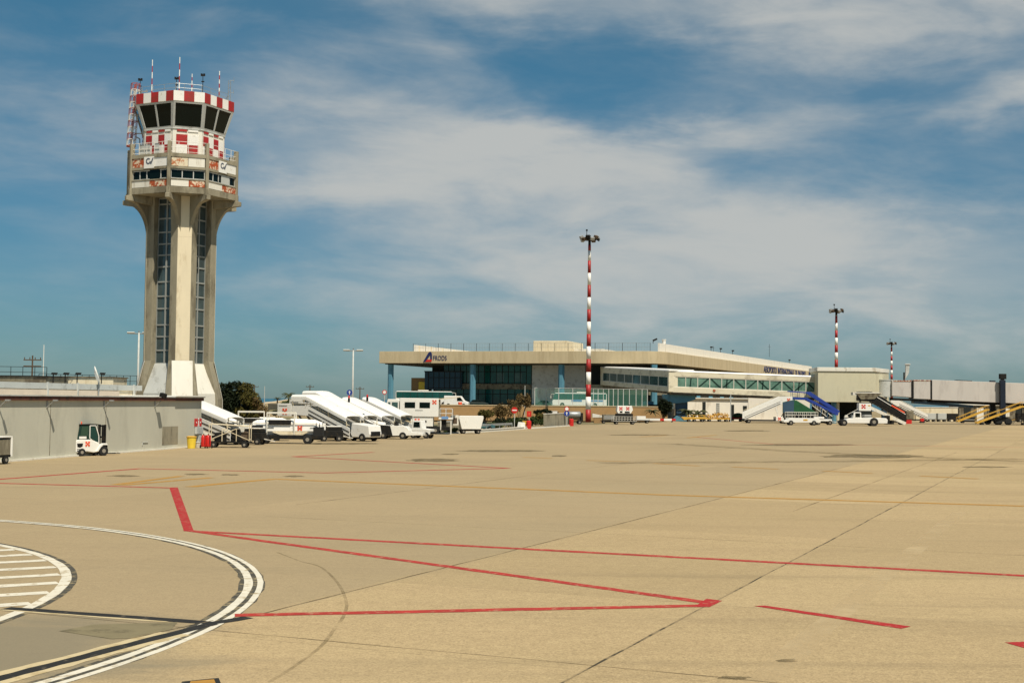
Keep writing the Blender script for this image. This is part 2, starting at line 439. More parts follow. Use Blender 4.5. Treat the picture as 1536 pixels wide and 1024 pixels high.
# concrete apron: mottled slabs, tyre rubber, the older greyer slab on the left
SLAB = rad(66.8)                                   # direction of the long joints
sd_, cd_ = math.sin(SLAB), math.cos(SLAB)
def apron_material():
    m, nt, b = new_mat('apron_concrete')
    N, L = nt.nodes, nt.links
    tc = N.new('ShaderNodeTexCoord')
    def mp(scale, rot=0.0):
        q = N.new('ShaderNodeMapping'); q.inputs['Scale'].default_value = scale; q.inputs['Rotation'].default_value = (0, 0, rot)
        L.new(tc.outputs['Object'], q.inputs['Vector']); return q.outputs['Vector']
    def noise(vec, scale, det=6, rough=.6, dist=0.0):
        n = N.new('ShaderNodeTexNoise'); n.inputs['Scale'].default_value = scale; n.inputs['Detail'].default_value = det
        n.inputs['Roughness'].default_value = rough; n.inputs['Distortion'].default_value = dist
        L.new(vec, n.inputs['Vector']); return n.outputs['Fac']
    def rng(v, a, b_, c, d):
        r = N.new('ShaderNodeMapRange'); r.clamp = True
        for k, x in zip(('From Min', 'From Max', 'To Min', 'To Max'), (a, b_, c, d)): r.inputs[k].default_value = x
        L.new(v, r.inputs['Value']); return r.outputs['Result']
    def mul(a, b_):
        n = N.new('ShaderNodeMath'); n.operation = 'MULTIPLY'
        L.new(a, n.inputs[0])
        if isinstance(b_, float): n.inputs[1].default_value = b_
        else: L.new(b_, n.inputs[1])
        return n.outputs[0]
    def mix(f, A, B):
        x = N.new('ShaderNodeMix'); x.data_type = 'RGBA'
        if isinstance(f, float): x.inputs['Factor'].default_value = f
        else: L.new(f, x.inputs['Factor'])
        for k, q in (('A', A), ('B', B)):
            if isinstance(q, tuple): x.inputs[k].default_value = (*q, 1)
            else: L.new(q, x.inputs[k])
        return x.outputs['Result']
    base = (.42, .308, .172)
    big = noise(mp((1, 1, 1)), .045, 5, .6)
    mid = noise(mp((.55, 1.5, 1), rad(4)), .30, 7, .7, .3)
    fine = noise(mp((1, 1, 1)), 3.2, 8, .75)
    grit = noise(mp((1, 1, 1)), 26, 3, .7)
    c = mix(rng(big, .35, .68, 0, .6), base, (.345, .265, .138))
    c = mix(rng(mid, .45, .75, 0, .40), c, (.445, .345, .18))
    c = mix(rng(mid, .50, .28, 0, .34), c, (.31, .235, .12))
    c = mix(rng(fine, .50, .70, 0, .40), c, (.54, .42, .23))
    c = mix(rng(fine, .48, .30, 0, .50), c, (.25, .19, .10))
    grit2 = noise(mp((1, 1, 1)), 11, 4, .75)
    c = mix(rng(grit2, .50, .64, 0, .45), c, (.20, .152, .085))
    c = mix(rng(grit2, .48, .32, 0, .30), c, (.58, .46, .27))
    c = mix(rng(grit, .50, .64, 0, .55), c, (.17, .13, .075))
    c = mix(rng(grit, .46, .28, 0, .45), c, (.56, .45, .25))
    # rubber streaks where aircraft turn and brake: long, roughly across the view
    st = noise(mp((.05, .9, 1), rad(8)), .55, 7, .7, .35)
    far = N.new('ShaderNodeSeparateXYZ'); L.new(tc.outputs['Object'], far.inputs[0])
    c = mix(mul(rng(st, .52, .74, 0, .62), rng(big, .30, .60, .25, 1)), c, (.19, .145, .085))
    # slabs 7.2 m wide, each poured in a slightly different tone, with thin sealed joints
    def dot(vx, vy, off):
        d = N.new('ShaderNodeVectorMath'); d.operation = 'DOT_PRODUCT'
        L.new(tc.outputs['Object'], d.inputs[0]); d.inputs[1].default_value = (vx / 7.2, vy / 7.2, 0)
        a = N.new('ShaderNodeMath'); a.operation = 'ADD'; L.new(d.outputs['Value'], a.inputs[0]); a.inputs[1].default_value = off; return a.outputs[0]
    def un(op, v, w=None):
        a = N.new('ShaderNodeMath'); a.operation = op; L.new(v, a.inputs[0])
        if w is not None: a.inputs[1].default_value = w
        return a.outputs[0]
    pj = G(1075, 900)
    px_, py_ = dot(sd_, -cd_, -(pj.x * sd_ - pj.y * cd_) / 7.2), dot(cd_, sd_, .37)
    cell = N.new('ShaderNodeCombineXYZ'); L.new(un('FLOOR', px_), cell.inputs[0]); L.new(un('FLOOR', py_), cell.inputs[1])
    wn2 = N.new('ShaderNodeTexWhiteNoise'); wn2.noise_dimensions = '2D'; L.new(cell.outputs[0], wn2.inputs['Vector'])
    c = mix(rng(wn2.outputs['Value'], 0, .5, .26, 0), c, (.26, .20, .11))
    c = mix(rng(wn2.outputs['Value'], .5, 1, 0, .10), c, (.56, .44, .25))
    for q_, amt in ((px_, .34), (py_, .26)):
        fr_ = un('ABSOLUTE', un('SUBTRACT', un('FRACT', q_), .5))
        c = mix(mul(rng(fr_, .4950, .4990, 0, 1), rng(mid, .3, .6, amt * .5, amt)), c, (.10, .078, .045))
    # the older, greyer slab left of one joint
    def side(pu, pv, soft=.25):
        p = G(pu, pv)
        d = N.new('ShaderNodeVectorMath'); d.operation = 'DOT_PRODUCT'
        L.new(tc.outputs['Object'], d.inputs[0]); d.inputs[1].default_value = (sd_, -cd_, 0)
        s = p.x * sd_ - p.y * cd_
        return rng(d.outputs['Value'], s - soft, s + soft, 1, 0)
    old = side(679, 848)
    c = mix(mul(old, rng(big, .2, .8, .30, .62)), c, (.26, .212, .135))
    # dark weathered corner inside the turning circle
    q = G(20, 985)
    dd = N.new('ShaderNodeVectorMath'); dd.operation = 'DISTANCE'
    L.new(tc.outputs['Object'], dd.inputs[0]); dd.inputs[1].default_value = (q.x - 1.0, q.y + .3, 0)
    n_ = N.new('ShaderNodeMath'); n_.operation = 'ADD'; L.new(dd.outputs['Value'], n_.inputs[0])
    L.new(mul(rng(mid, .2, .8, -2.2, 2.2), 1.0), n_.inputs[1])
    c = mix(rng(n_.outputs[0], 2.2, 4.6, .72, 0), c, (.185, .165, .115))
    L.new(c, b.inputs['Base Color'])
    b.inputs['Roughness'].default_value = .92
    b.inputs['Specular IOR Level'].default_value = .15
    bp = N.new('ShaderNodeBump'); bp.inputs['Strength'].default_value = .35; bp.inputs['Distance'].default_value = .02
    L.new(grit, bp.inputs['Height']); L.new(bp.outputs['Normal'], b.inputs['Normal'])
    return m

edge = [G(560, 655), G(640, 651.5), G(700, 649), G(770, 644.5), G(860, 638.5), G(935, 634.5), G(1000, 632)]
apron = sheet('apron', [(-140, -60), (260, -60), (420, 420), (edge[-1].x + 2, 420)] + [(p.x, p.y) for p in reversed(edge)] + [(-26, 190), (-140, 190)], 0.0, apron_material(), st=True)

m_red = mat('worn_red_line', (.345, .028, .018), .8, .25, 1.2, c2=(.38, .17, .10), c2amt=.28, c2scale=5)
m_red2 = mat('fresh_red_line', (.34, .014, .012), .75, .15, 1.5, c2=(.34, .14, .08), c2amt=.32, c2scale=5)
m_white = mat('worn_white_line', (.62, .58, .47), .8, .1, 1.5, c2=(.36, .285, .165), c2amt=.28, c2scale=3.5)
m_black = mat('black_line', (.016, .015, .012), .85, .3, 2, c2=(.09, .075, .05), c2amt=.15, c2scale=4)
m_blackworn = mat('worn_black_line', (.06, .055, .04), .85, .3, 2, c2=(.25, .20, .11), c2amt=.4, c2scale=3)
m_or = mat('worn_orange_line', (.37, .19, .03), .8, .15, 1.5, c2=(.40, .28, .12), c2amt=.22, c2scale=2.5)
m_light = mat('pale_filler', (.50, .41, .24), .9, .1, 1.5, c2=(.40, .31, .16), c2amt=.4, c2scale=2)
m_joint = mat('joint_filler', (.05, .04, .022), .9, .4, 2.5, c2=(.24, .18, .095), c2amt=.6, c2scale=1.0)
m_joint2 = stain_mat('faint_joint', (.10, .075, .04), .42, .8)
m_patch = mat('repair_patch', (.185, .155, .085), .95, .15, 2, c2=(.12, .10, .055), c2amt=.3, c2scale=1.5)
m_stain = stain_mat('oil_stain', (.10, .08, .042), .42, 1.2)
m_rubber = stain_mat('tyre_trace', (.17, .13, .065), .17, .7)
m_pale = stain_mat('pale_trace', (.56, .44, .26), .36, .5)

layer = [0.002]
def lift():
    layer[0] += .00007
    return layer[0]

def strip(name, pts, wd, m, z=None, jitter=0.0, closed=False, rag=.06):
    """a painted band along world points, wd wide"""
    z = lift() if z is None else z
    pts = [Vector((p[0], p[1], 0)) for p in pts]
    if jitter:
        out = []
        for a, b in zip(pts[:-1], pts[1:]):
            n = max(2, int((b - a).length / 1.2))
            out += [a.lerp(b, i / n) for i in range(n)]
        pts = out + [pts[-1]]
    elif rag and wd > .1 and len(pts) < 8:
        out = []
        for a, b in zip(pts[:-1], pts[1:]):
            n = max(2, min(90, int((b - a).length / .35)))
            out += [a.lerp(b, i / n) for i in range(n)]
        pts = out + [pts[-1]]
    l, r = [], []
    for i, p in enumerate(pts):
        a = pts[max(0, i - 1)]; b = pts[min(len(pts) - 1, i + 1)]
        d = (b - a).normalized(); n = Vector((-d.y, d.x, 0))
        o = n * random.uniform(-jitter, jitter) if jitter else Vector()
        k = wd / 2 * (random.uniform(.55, 1.4) if jitter else 1)
        e0, e1_ = (random.uniform(-rag, rag) * wd, random.uniform(-rag, rag) * wd) if not jitter else (0, 0)
        l.append(p + n * (k + e0) + o); r.append(p - n * (k + e1_) + o)
    b = MB()
    for i in range(len(pts) - 1):
        q = [l[i], r[i], r[i + 1], l[i + 1]]
        b.add([(p.x, p.y, z) for p in q], [(0, 1, 2, 3)])
    return b.build(name, m, apron, norm=False)

def patch(name, pix, m):
    z = lift()
    o = sheet(name, [G(*p) for p in pix], z, m, apron)
    return o

# joints of the slabs
def along(p0, s0, s1): return [Vector((p0.x + cd_ * s0, p0.y + sd_ * s0, 0)), Vector((p0.x + cd_ * s1, p0.y + sd_ * s1, 0))]
strip('slab_joint', along(G(1075, 900), -14, 110), .045, m_joint, jitter=.02)
strip('slab_joint', along(G(679, 848), -8.2, 60), .06, m_joint2, jitter=.02)
strip('slab_joint', along(G(560, 742), -6, 60), .06, m_joint2, jitter=.02)
strip('slab_joint', along(G(1257, 742), -10, 60), .05, m_joint2, jitter=.02)
strip('pale_seam', along(G(1257, 922), -9, 27), .5, m_pale)
# cross joints
for u, v in ((900, 800), (1100, 727), (700, 980)):
    p = G(u, v)
    strip('slab_joint', [p + Vector((-sd_, cd_, 0)) * 12, p + Vector((sd_, -cd_, 0)) * 16], .05, m_joint2, jitter=.02)

# tyre traces
def curve(pix, n=10):
    P = [G(*p) for p in pix]; P = [P[0] * 2 - P[1]] + P + [P[-1] * 2 - P[-2]]; out = []
    for i in range(1, len(P) - 2):
        for k in range(n):
            t = k / n; a, b, c, d = P[i - 1:i + 3]
            out.append(.5 * ((2 * b) + (c - a) * t + (2 * a - 5 * b + 4 * c - d) * t * t + (3 * b - a - 3 * c + d) * t ** 3))
    return out + [P[-2]]
CC = Vector((-24.3, 25.3, 0))
strip('tyre_trace', [smooth_pt for smooth_pt in curve(((416, 828), (450, 841), (481, 850), (505, 872), (519, 900), (516, 922), (500, 945), (481, 969), (440, 1000), (404, 1022)))], .07, m_rubber)
strip('tyre_trace', [G(*p) for p in ((1000, 665), (1180, 676), (1340, 684), (1536, 692))], 2.6, m_rubber)
strip('tyre_trace', [G(*p) for p in ((900, 694), (1100, 693), (1300, 691), (1536, 688))], 2.4, m_rubber)

# oil stains
def blot(u, v, wu, wv, m=None, n=22):
    pts = []
    for i in range(n):
        a = 2 * PI * i / n; k = random.uniform(.7, 1.1)
        pts.append((u + wu * k * math.cos(a), v + wv * k * math.sin(a)))
    patch('oil_stain', pts, m or m_stain)
for q in ((650, 690, 44, 2.6), (750, 676, 70, 1.6), (838, 683.5, 14, 1.2), (186, 713.5, 26, 1.6), (294, 711, 20, 1.3), (345, 711.8, 16, 1.3), (441, 714, 17, 1.5), (1310, 684, 80, 3.0),
          (1120, 646, 36, 1.0), (1200, 667, 90, 1.5), (960, 652, 60, 1.0), (1180, 990, 16, 3), (1100, 1016, 26, 3), (1480, 700, 40, 1.4), (520, 665, 60, 1.6), (676, 681, 16, 1.0)):
    blot(*q)

# turning circles
def arc(c, r, a0, a1, n=140): return [Vector((c.x + r * math.cos(rad(a0 + (a1 - a0) * i / n)), c.y + r * math.sin(rad(a0 + (a1 - a0) * i / n)), 0)) for i in range(n + 1)]
C1 = Vector((-6.10 * 4, 6.38 * 4, 0)); R1 = 4.849 * 4
C2 = Vector((-6.035 * 4, 6.276 * 4, 0)); R2 = 3.789 * 4
strip('black_circle_edge', arc(C1, R1 - .24, -95, 130), .52, m_blackworn)
strip('white_circle', arc(C1, R1 - .06, -95, 130), .13, m_white)
strip('white_circle', arc(C1, R1 - .31, -95, 130), .17, m_white)
strip('black_circle_edge', arc(C2, R2 + .06, -120, 130), .16, m_blackworn)
strip('white_circle', arc(C2, R2 - .10, -120, 130), .22, m_white)
bd = (G(93.5, 860.9) - G(0, 866.2)).normalized()
for v in (818, 824.8, 833.5, 843.3, 854.3, 866.2, 878.6, 892.5, 907.5):
    p = G(0, v); q = p - C2; bq = q.dot(bd); s = -bq + math.sqrt(max(0, bq * bq - q.length_squared + (R2 - .24) ** 2))
    strip('white_hatch_bar', [p - bd * 9, p + bd * s], .40 if v > 820 else .3, m_white)
# black lead-in lines with pale borders
A, Bq = G(9, 911.7), G(320, 934)
Cq, Dq = G(-90, 1040), G(318, 935)
strip('pale_border', [A + Vector((0, -.14, 0)), G(255, 930.2) + Vector((0, -.10, 0))], .22, m_light)
strip('pale_border', [Cq, G(262, 949.5)], .62, m_light)
strip('black_line', [A, Bq, G(373, 925.5)], .30, m_black)
strip('black_line', [Cq, Dq], .27, m_black)
patch('repair_patch', [(89, 946), (139, 936.5), (267, 932.6), (256, 944.5), (195, 957), (167, 958)], m_patch)
strip('slab_joint', [G(195, 957), G(320, 930)], .03, m_joint, jitter=.01)
# red guide lines
strip('red_line', [G(*p) for p in ((292, 796.5), (1740, 874))], .36, m_red)
strip('red_line', [G(*p) for p in ((280, 795), (1066, 904))], .32, m_red)
strip('red_line', [G(*p) for p in ((352, 922.5), (1050, 908))], .33, m_red)
patch('red_corner', [(254, 731), (266.5, 730.6), (290.5, 796), (276, 796.4)], m_red2)
patch('red_corner', [(1060, 897.6), (1083.5, 900.6), (1064, 910.2), (1041, 909.8)], m_red2)
patch('red_dash', [(1131, 908.5), (1147, 907.8), (1366, 939.2), (1352, 942.6)], m_red2)
patch('red_dash', [(1507, 963.2), (1540, 961.8), (1600, 968), (1600, 988), (1560, 978)], m_red2)
strip('red_line', [G(*p) for p in ((-40, 723.4), (258, 731.5))], .4, m_red)
strip('red_line', [G(*p) for p in ((-40, 721.5), (210, 702.6), (487, 709), (763, 702), (440, 684.6), (560, 678))], .42, m_red)
strip('red_line', [G(*p) for p in ((1040, 655), (1160, 666), (1330, 668), (1536, 671))], .3, m_red)
# orange taxi lines
strip('orange_line', [G(*p) for p in ((284, 730), (345, 724), (412, 718.2), (1000, 742.2), (1640, 762))], .55, m_or)
strip('orange_line', [G(*p) for p in ((170, 727), (272, 713.8))], .42, m_or)
strip('orange_line', [G(*p) for p in ((182, 727.4), (318, 716))], .42, m_or)
for a, b in (((980, 694.6), (1049, 698.6)), ((1099, 700), (1167, 703.4)), ((1234, 706), (1308, 709.7)), ((1380, 713.5), (1467, 718)), ((880, 690.2), (943, 692)), ((784, 685.6), (828, 687)), ((1030, 656.5), (1074, 652.3)), ((960, 655), (1000, 652.6))):
    strip('orange_dash', [G(*a), G(*b)], .5, m_or)
patch('black_marking', [(273, 1022), (328, 1016.5), (338, 1040), (262, 1046)], m_black)
patch('orange_marking', [(286, 1021.5), (321, 1018.6), (330, 1040), (276, 1044)], m_or)

# far slope with the coast road, left of the tower trees
hill = MB()
prof = [(350, 612), (385, 603.5), (400, 602.5), (420, 599), (440, 596), (460, 594), (500, 594), (560, 598), (600, 606)]
top = [at(u, v + 2.2, 420) for u, v in prof]
n = len(top)
hill.loft([[(p.x * 1.3, 600, -1) for p in top], [(p.x, 420, p.z) for p in top], [(p.x * .9, 370, p.z * .6) for p in top], [(p.x * .66, 270, -.3) for p in top]], closed=False)
struct(hill.build('hillside', m_ground, smooth=True))
road = [at(360, 613, 395), at(392, 605.8, 402), at(408, 604.4, 412), at(424, 601.8, 418), at(442, 599, 419)]
hr = MB()
for a, b in zip(road[:-1], road[1:]):
    hr.add([a + Vector((0, 0, .10)), b + Vector((0, 0, .10)), b + Vector((0, 3.5, .55)), a + Vector((0, 3.5, .55))], [(0, 1, 2, 3)])
struct(hr.build('road', mat('pale_road', (.46, .38, .26), .9, .1, .3)))
# kerb at the edge of the apron
k = MB()
for a, b in zip(edge[1:4], edge[2:5]):
    d = (b - a).normalized(); nn = Vector((-d.y, d.x, 0)) * .35
    k.loft([[a, a + nn, a + nn + Vector((0, 0, .14)), a + Vector((0, 0, .14))], [b, b + nn, b + nn + Vector((0, 0, .14)), b + Vector((0, 0, .14))]])
struct(k.build('kerb', M['offwhite']))
# ------------------------------------------------------------------ control tower
TC = at(267, 590, 130.0)
T0 = Vector((TC.x, TC.y, 0))
tower = thing('control_tower', 'tall concrete air traffic control tower with red and white chequered cab', 'control tower', T0)
TH = math.atan2(-T0.y, -T0.x) + rad(5.5)          # outward direction of the front pier
def zt(v, u=285, Y=125.2): return at(u, v, Y).z
def loc(a, r, t, z):
    """outward r, sideways t from the axis, for the face whose normal is at angle a"""
    return Vector((math.cos(a) * r - math.sin(a) * t, math.sin(a) * r + math.cos(a) * t, z))
def octd(Ls, s):
    A = Ls + s * math.sqrt(2)
    return A / math.sqrt(2) - s / 2, A / 2          # distance of the chamfer faces, of the long faces
def octring(Ls, s, z, off=0.0):
    dc, dl = octd(Ls, s); pts = []
    for q in range(4):
        a = TH + q * PI / 2
        k = off * math.tan(PI / 8)
        pts += [loc(a, dc + off, -(s / 2 + k), z), loc(a, dc + off, s / 2 + k, z)]
    return pts
def octslab(Ls, s, z0, z1, b, mi=0, off=0.0): b.loft([octring(Ls, s, z0, off), octring(Ls, s, z1, off)], mi)
def faces(Ls, s):
    dc, dl = octd(Ls, s)
    for q in range(4):
        yield TH + q * PI / 2, dc, s, 'short', q
        yield TH + q * PI / 2 + PI / 4, dl, Ls, 'long', q
def panel(b, a, r, t0, t1, z0, z1, th=.06, mi=0, r2=None):
    """slab on a face; r2 = distance at its top edge (for raking faces)"""
    r2 = r if r2 is None else r2
    b.loft([[loc(a, r, t0, z0), loc(a, r, t1, z0), loc(a, r - th, t1, z0), loc(a, r - th, t0, z0)],
            [loc(a, r2, t0, z1), loc(a, r2, t1, z1), loc(a, r2 - th, t1, z1), loc(a, r2 - th, t0, z1)]], mi)

zg, zbase, zslab = 0.0, zt(588), zt(290)
R0, W0 = 3.29, .67
KF = .57                                              # flank of a pier along the long face
zb1 = zt(540)
prof = [(0, R0 + .95, 1.05), (zt(598), R0 + .85, 1.0), (zb1, R0, W0), (zt(352), R0, W0)]
prof.append((zslab, R0, W0 + .12))
for q in range(4):
    a = TH + q * PI / 2; b = MB()
    rings = []
    for z, R, W in prof:
        i0, i1 = R0 - 1.07, W0 + .07
        rings.append([loc(a, R, -W, z), loc(a, R, W, z), loc(a, R - KF, W + KF, z), loc(a, i0, i1, z), loc(a, i0 - .5, .2, z), loc(a, i0 - .5, -.2, z), loc(a, i0, -i1, z), loc(a, R - KF, -W - KF, z)])
    b.loft(rings)
    p = b.build('pier', M['concrete'], tower, bevel=.03)
    # painted outer face of the pier
    f = MB()
    for (z0, R_0, W_0), (z1, R_1, W_1) in zip(prof[:-1], prof[1:]):
        panel(f, a, R_0 + .02, -W_0 * .97, W_0 * .97, z0 + .005, z1 - .005, .03, 1 if z1 <= zb1 + .01 else 0, R_1 + .02)
    f.build('pier_face', [M['cream'], M['offwhite']], p)
    # curved ribs that carry the corners of the deck
    for s in (-1, 1):
        p0 = loc(a, R0 - .12, s * (W0 - .12), 0); p1 = loc(a, octd(4.64, 3.55)[0] + .12, s * 1.82, 0)
        dv = p1 - p0; ln = dv.length; dv.normalize(); nv = Vector((-dv.y, dv.x, 0)) * .2
        zb, ze = zt(356), zt(297); low = []
        for i in range(13):
            t = i / 12; e = 1 - math.sqrt(max(0, 1 - t * t)); low.append((ln * e, zb + (ze - zb) * t))
        r = MB(); up = [(x, max(zz, zslab)) for x, zz in low]
        A_ = [p0 + dv * x + Vector((0, 0, zz)) for x, zz in low]; B_ = [p0 + dv * (-.6) + Vector((0, 0, zb)), p0 + dv * (-.6) + Vector((0, 0, zslab - .004)), p0 + dv * ln + Vector((0, 0, zslab - .004))]
        poly = A_ + [B_[2], B_[1], B_[0]]
        k = len(poly); r.add([q_ + nv for q_ in poly] + [q_ - nv for q_ in poly], [tuple(range(k)), tuple(range(2 * k - 1, k - 1, -1))] + [(i, (i + 1) % k, k + (i + 1) % k, k + i) for i in range(k)])
        r.build('rib', M['concrete'], p)
    # raking foot between the piers
dl0 = octd(3.7, 1.34)[1]
core = MB(); core.lathe([(2.2, 0), (2.2, zslab)], 8); core.build('shaft_core', M['concrete_dk'], tower)
rows = [zt(v) for v in (544, 524, 503, 485, 460, 441, 419, 396, 378, 361, 343, 322, 300, 291)]
for q in range(4):
    a = TH + q * PI / 2 + PI / 4
    rw = dl0 - .71; hw = 1.12
    g = MB(); panel(g, a, rw, -hw, hw, rows[0], rows[-1] + .2, .08)
    st = g.build('stair_window', M['towerglass'], tower)
    fr = MB()
    for z in rows: panel(fr, a, rw + .07, -hw, hw, z - .07, z + .07, .12)
    for t in (-hw + .05, -.0, hw - .05): panel(fr, a, rw + .09, t - .07, t + .07, rows[0], rows[-1], .13)
    fr.build('window_frame', M['framegrey'], st)
    ft = MB()
    ft.loft([[loc(a, rw - .2, -hw - .05, 0), loc(a, rw - .2, hw + .05, 0), loc(a, dl0 + .75, 1.5, 0), loc(a, dl0 + .75, -1.5, 0)],
             [loc(a, rw - .2, -hw - .05, zt(590)), loc(a, rw - .2, hw + .05, zt(590)), loc(a, dl0 + .62, 1.4, zt(590)), loc(a, dl0 + .62, -1.4, zt(590))],
             [loc(a, rw - .2, -hw - .02, rows[0]), loc(a, rw - .2, hw + .02, rows[0]), loc(a, rw + .12, hw + .02, rows[0]), loc(a, rw + .12, -hw - .02, rows[0])]])
    ft.build('sloping_foot', M['ltgrey'] if q % 2 else M['offwhite'], tower)  # alternate feet greyer: shade of the left one is put into the colour

# lower deck with offices and balcony
BL, BS = 4.64, 3.55
b = MB(); octslab(BL, BS, zt(290), zt(280.5), b); b.build('deck_slab', M['concrete'], tower, bevel=.04)
b = MB(); octslab(BL, BS, zt(280.5) + .002, zt(232), b, 0, -.35); b.build('office_wall', M['concrete_dk'], tower)
b = MB()
for v0, v1, o in ((253.5, 250, .02), (236, 230.5, .04), (270.2, 268.6, .02)): octslab(BL, BS, zt(v0), zt(v1), b, 0, o)
b.build('concrete_band', M['concrete'], tower)
cor = octring(BL, BS, 0, 0)
for p in cor:
    b = MB()
    d = Vector((p.x, p.y, 0)).normalized(); s = Vector((-d.y, d.x, 0))
    def R(o0, o1, wv, z): return [Vector((p.x, p.y, z)) + d * o0 - s * wv, Vector((p.x, p.y, z)) + d * o1 - s * wv, Vector((p.x, p.y, z)) + d * o1 + s * wv, Vector((p.x, p.y, z)) + d * o0 + s * wv]
    b.loft([R(-.36, .07, .16, zt(282)), R(-.36, .07, .16, zt(213))])
    b.loft([R(-.45, .12, .2, zt(291)), R(-.45, .12, .2, zt(281))])
    b.build('corner_pilaster', M['concrete'], tower, bevel=.03)
# bracket noses under the deck, carrying on the line of the piers
for q in range(4):
    for s in (-1, 1):
        a = TH + q * PI / 2; dc = octd(BL, BS)[0]
        p = loc(a, dc, s * BS / 2, 0); d = Vector((p.x, p.y, 0)).normalized(); sd2 = Vector((-d.y, d.x, 0))
        b = MB()
        def R2_(o, wv, z): return [p + d * o - sd2 * wv + Vector((0, 0, z)), p + d * o + sd2 * wv + Vector((0, 0, z))]
        b.loft([R2_(-2.2, .2, zt(303)) + R2_(-2.2, .2, zt(290.2))[::-1], R2_(.0, .22, zt(299)) + R2_(.0, .22, zt(290.2))[::-1], R2_(.42, .2, zt(298)) + R2_(.42, .2, zt(291.5))[::-1]])
        b.build('bracket', M['concrete'], tower, bevel=.03)
zw0, zw1 = zt(268.6), zt(254.2)
zp = (zt(249.7), zt(236.2)); zl = (zt(279.8), zt(270.4))
for a, r, wid, kind, q in faces(BL, BS):
    h = wid / 2 - .22
    g = MB(); panel(g, a, r - .18, -h, h, zw0, zw1, .1)
    gw = g.build('office_window', M['glassdk'], tower)
    fr = MB(); n = 5 if kind == 'long' else 3
    for i in range(n + 1):
        t = -h + 2 * h * i / n; panel(fr, a, r - .13, t - .045, t + .045, zw0, zw1, .08)
    for z in (zw0 + .04, zw1 - .04): panel(fr, a, r - .12, -h, h, z - .05, z + .05, .07)
    if kind == 'long' : panel(fr, a, r - .10, -h * .02, h * .55, zw0, zw1, .04, 1)
    fr.build('window_frame', [M['ltgrey'], M['ltgrey'] if q % 4 == 0 else M['glassdk']], gw)
    # upper and lower facing panels: enamel, partly rusted through
    order = (['rust', 'white', 'white'] if kind == 'long' else ['rust_light', 'offwhite'])
    seg = (-h, -h * .3, h * .02 + .25 * h, h) if kind == 'long' else (-h, 0, h)
    b = MB(); mats = [M[k] for k in order]
    # seen from outside, t grows to the right
    for i in range(len(order)): panel(b, a, r - .02, seg[i] + .02, seg[i + 1] - .02, zp[0], zp[1], .12, i)
    b.build('facing_panel', mats, tower)
    b = MB(); cut = h * .0 if kind == 'long' else h * .05
    panel(b, a, r - .02, -h, cut, zl[0], zl[1], .12, 0)
    panel(b, a, r - .02, cut + .01, h, zl[0], zl[1], .12, 1)
    b.build('facing_panel', [M['offwhite'], M['rust']], tower)
    if kind == 'long':
        s = MB(); panel(s, a, r + .06, -h * .3, h * .27, zt(252), zt(234.5), .06)
        sp = s.build('sign_panel', M['white'], tower)
        e = MB(); cz = zt(241.3); ct = -.10
        for i in range(14):
            t0, t1 = 2 * PI * i / 14, 2 * PI * (i + 1) / 14
            if i >= 12: continue
            P = lambda t, rr: loc(a, r + .075, ct + rr * math.cos(t), cz + rr * math.sin(t))
            e.add([P(t0 + .8, .17), P(t1 + .8, .17), P(t1 + .8, .30), P(t0 + .8, .30)], [(0, 1, 2, 3)])
        e.add([loc(a, r + .078, .05, cz - .05), loc(a, r + .078, .16, cz - .3), loc(a, r + .078, .28, cz - .3), loc(a, r + .078, .55, cz + .3), loc(a, r + .078, .42, cz + .3), loc(a, r + .078, .2, cz - .12), loc(a, r + .078, .15, cz)], [tuple(range(7))])
        e.build('sign_emblem', mat('sign_grey', (.10, .11, .14), .6), sp)
b = MB(); octslab(BL, BS, zt(232), zt(231.2), b, 0, -.1); b.build('balcony_floor', M['concrete'], tower)
# balcony railing
b = MB(); zr0, zr1 = zt(230.5), zt(213)
for a, r, wid, kind, q in faces(BL, BS):
    h = wid / 2
    n = 5 if kind == 'long' else 4
    for i in range(n + 1):
        t = -h + 2 * h * i / n; b.tube(loc(a, r - .1, t, zr0), loc(a, r - .1, t, zr1), .025, 6)
    for z in (zr1, (zr0 + zr1) / 2, zr0 + .15): b.tube(loc(a, r - .1, -h, z), loc(a, r - .1, h, z), .022, 6)
b.build('balcony_railing', M['white'], tower)
b = MB()
a = TH - PI / 4; r = octd(BL, BS)[1]
for t in (-1.5, -.75, .35): panel(b, a, r - .16, t, t + .62, zr0, zt(214.5), .04)
b.build('railing_screen', M['ltgrey'], tower)

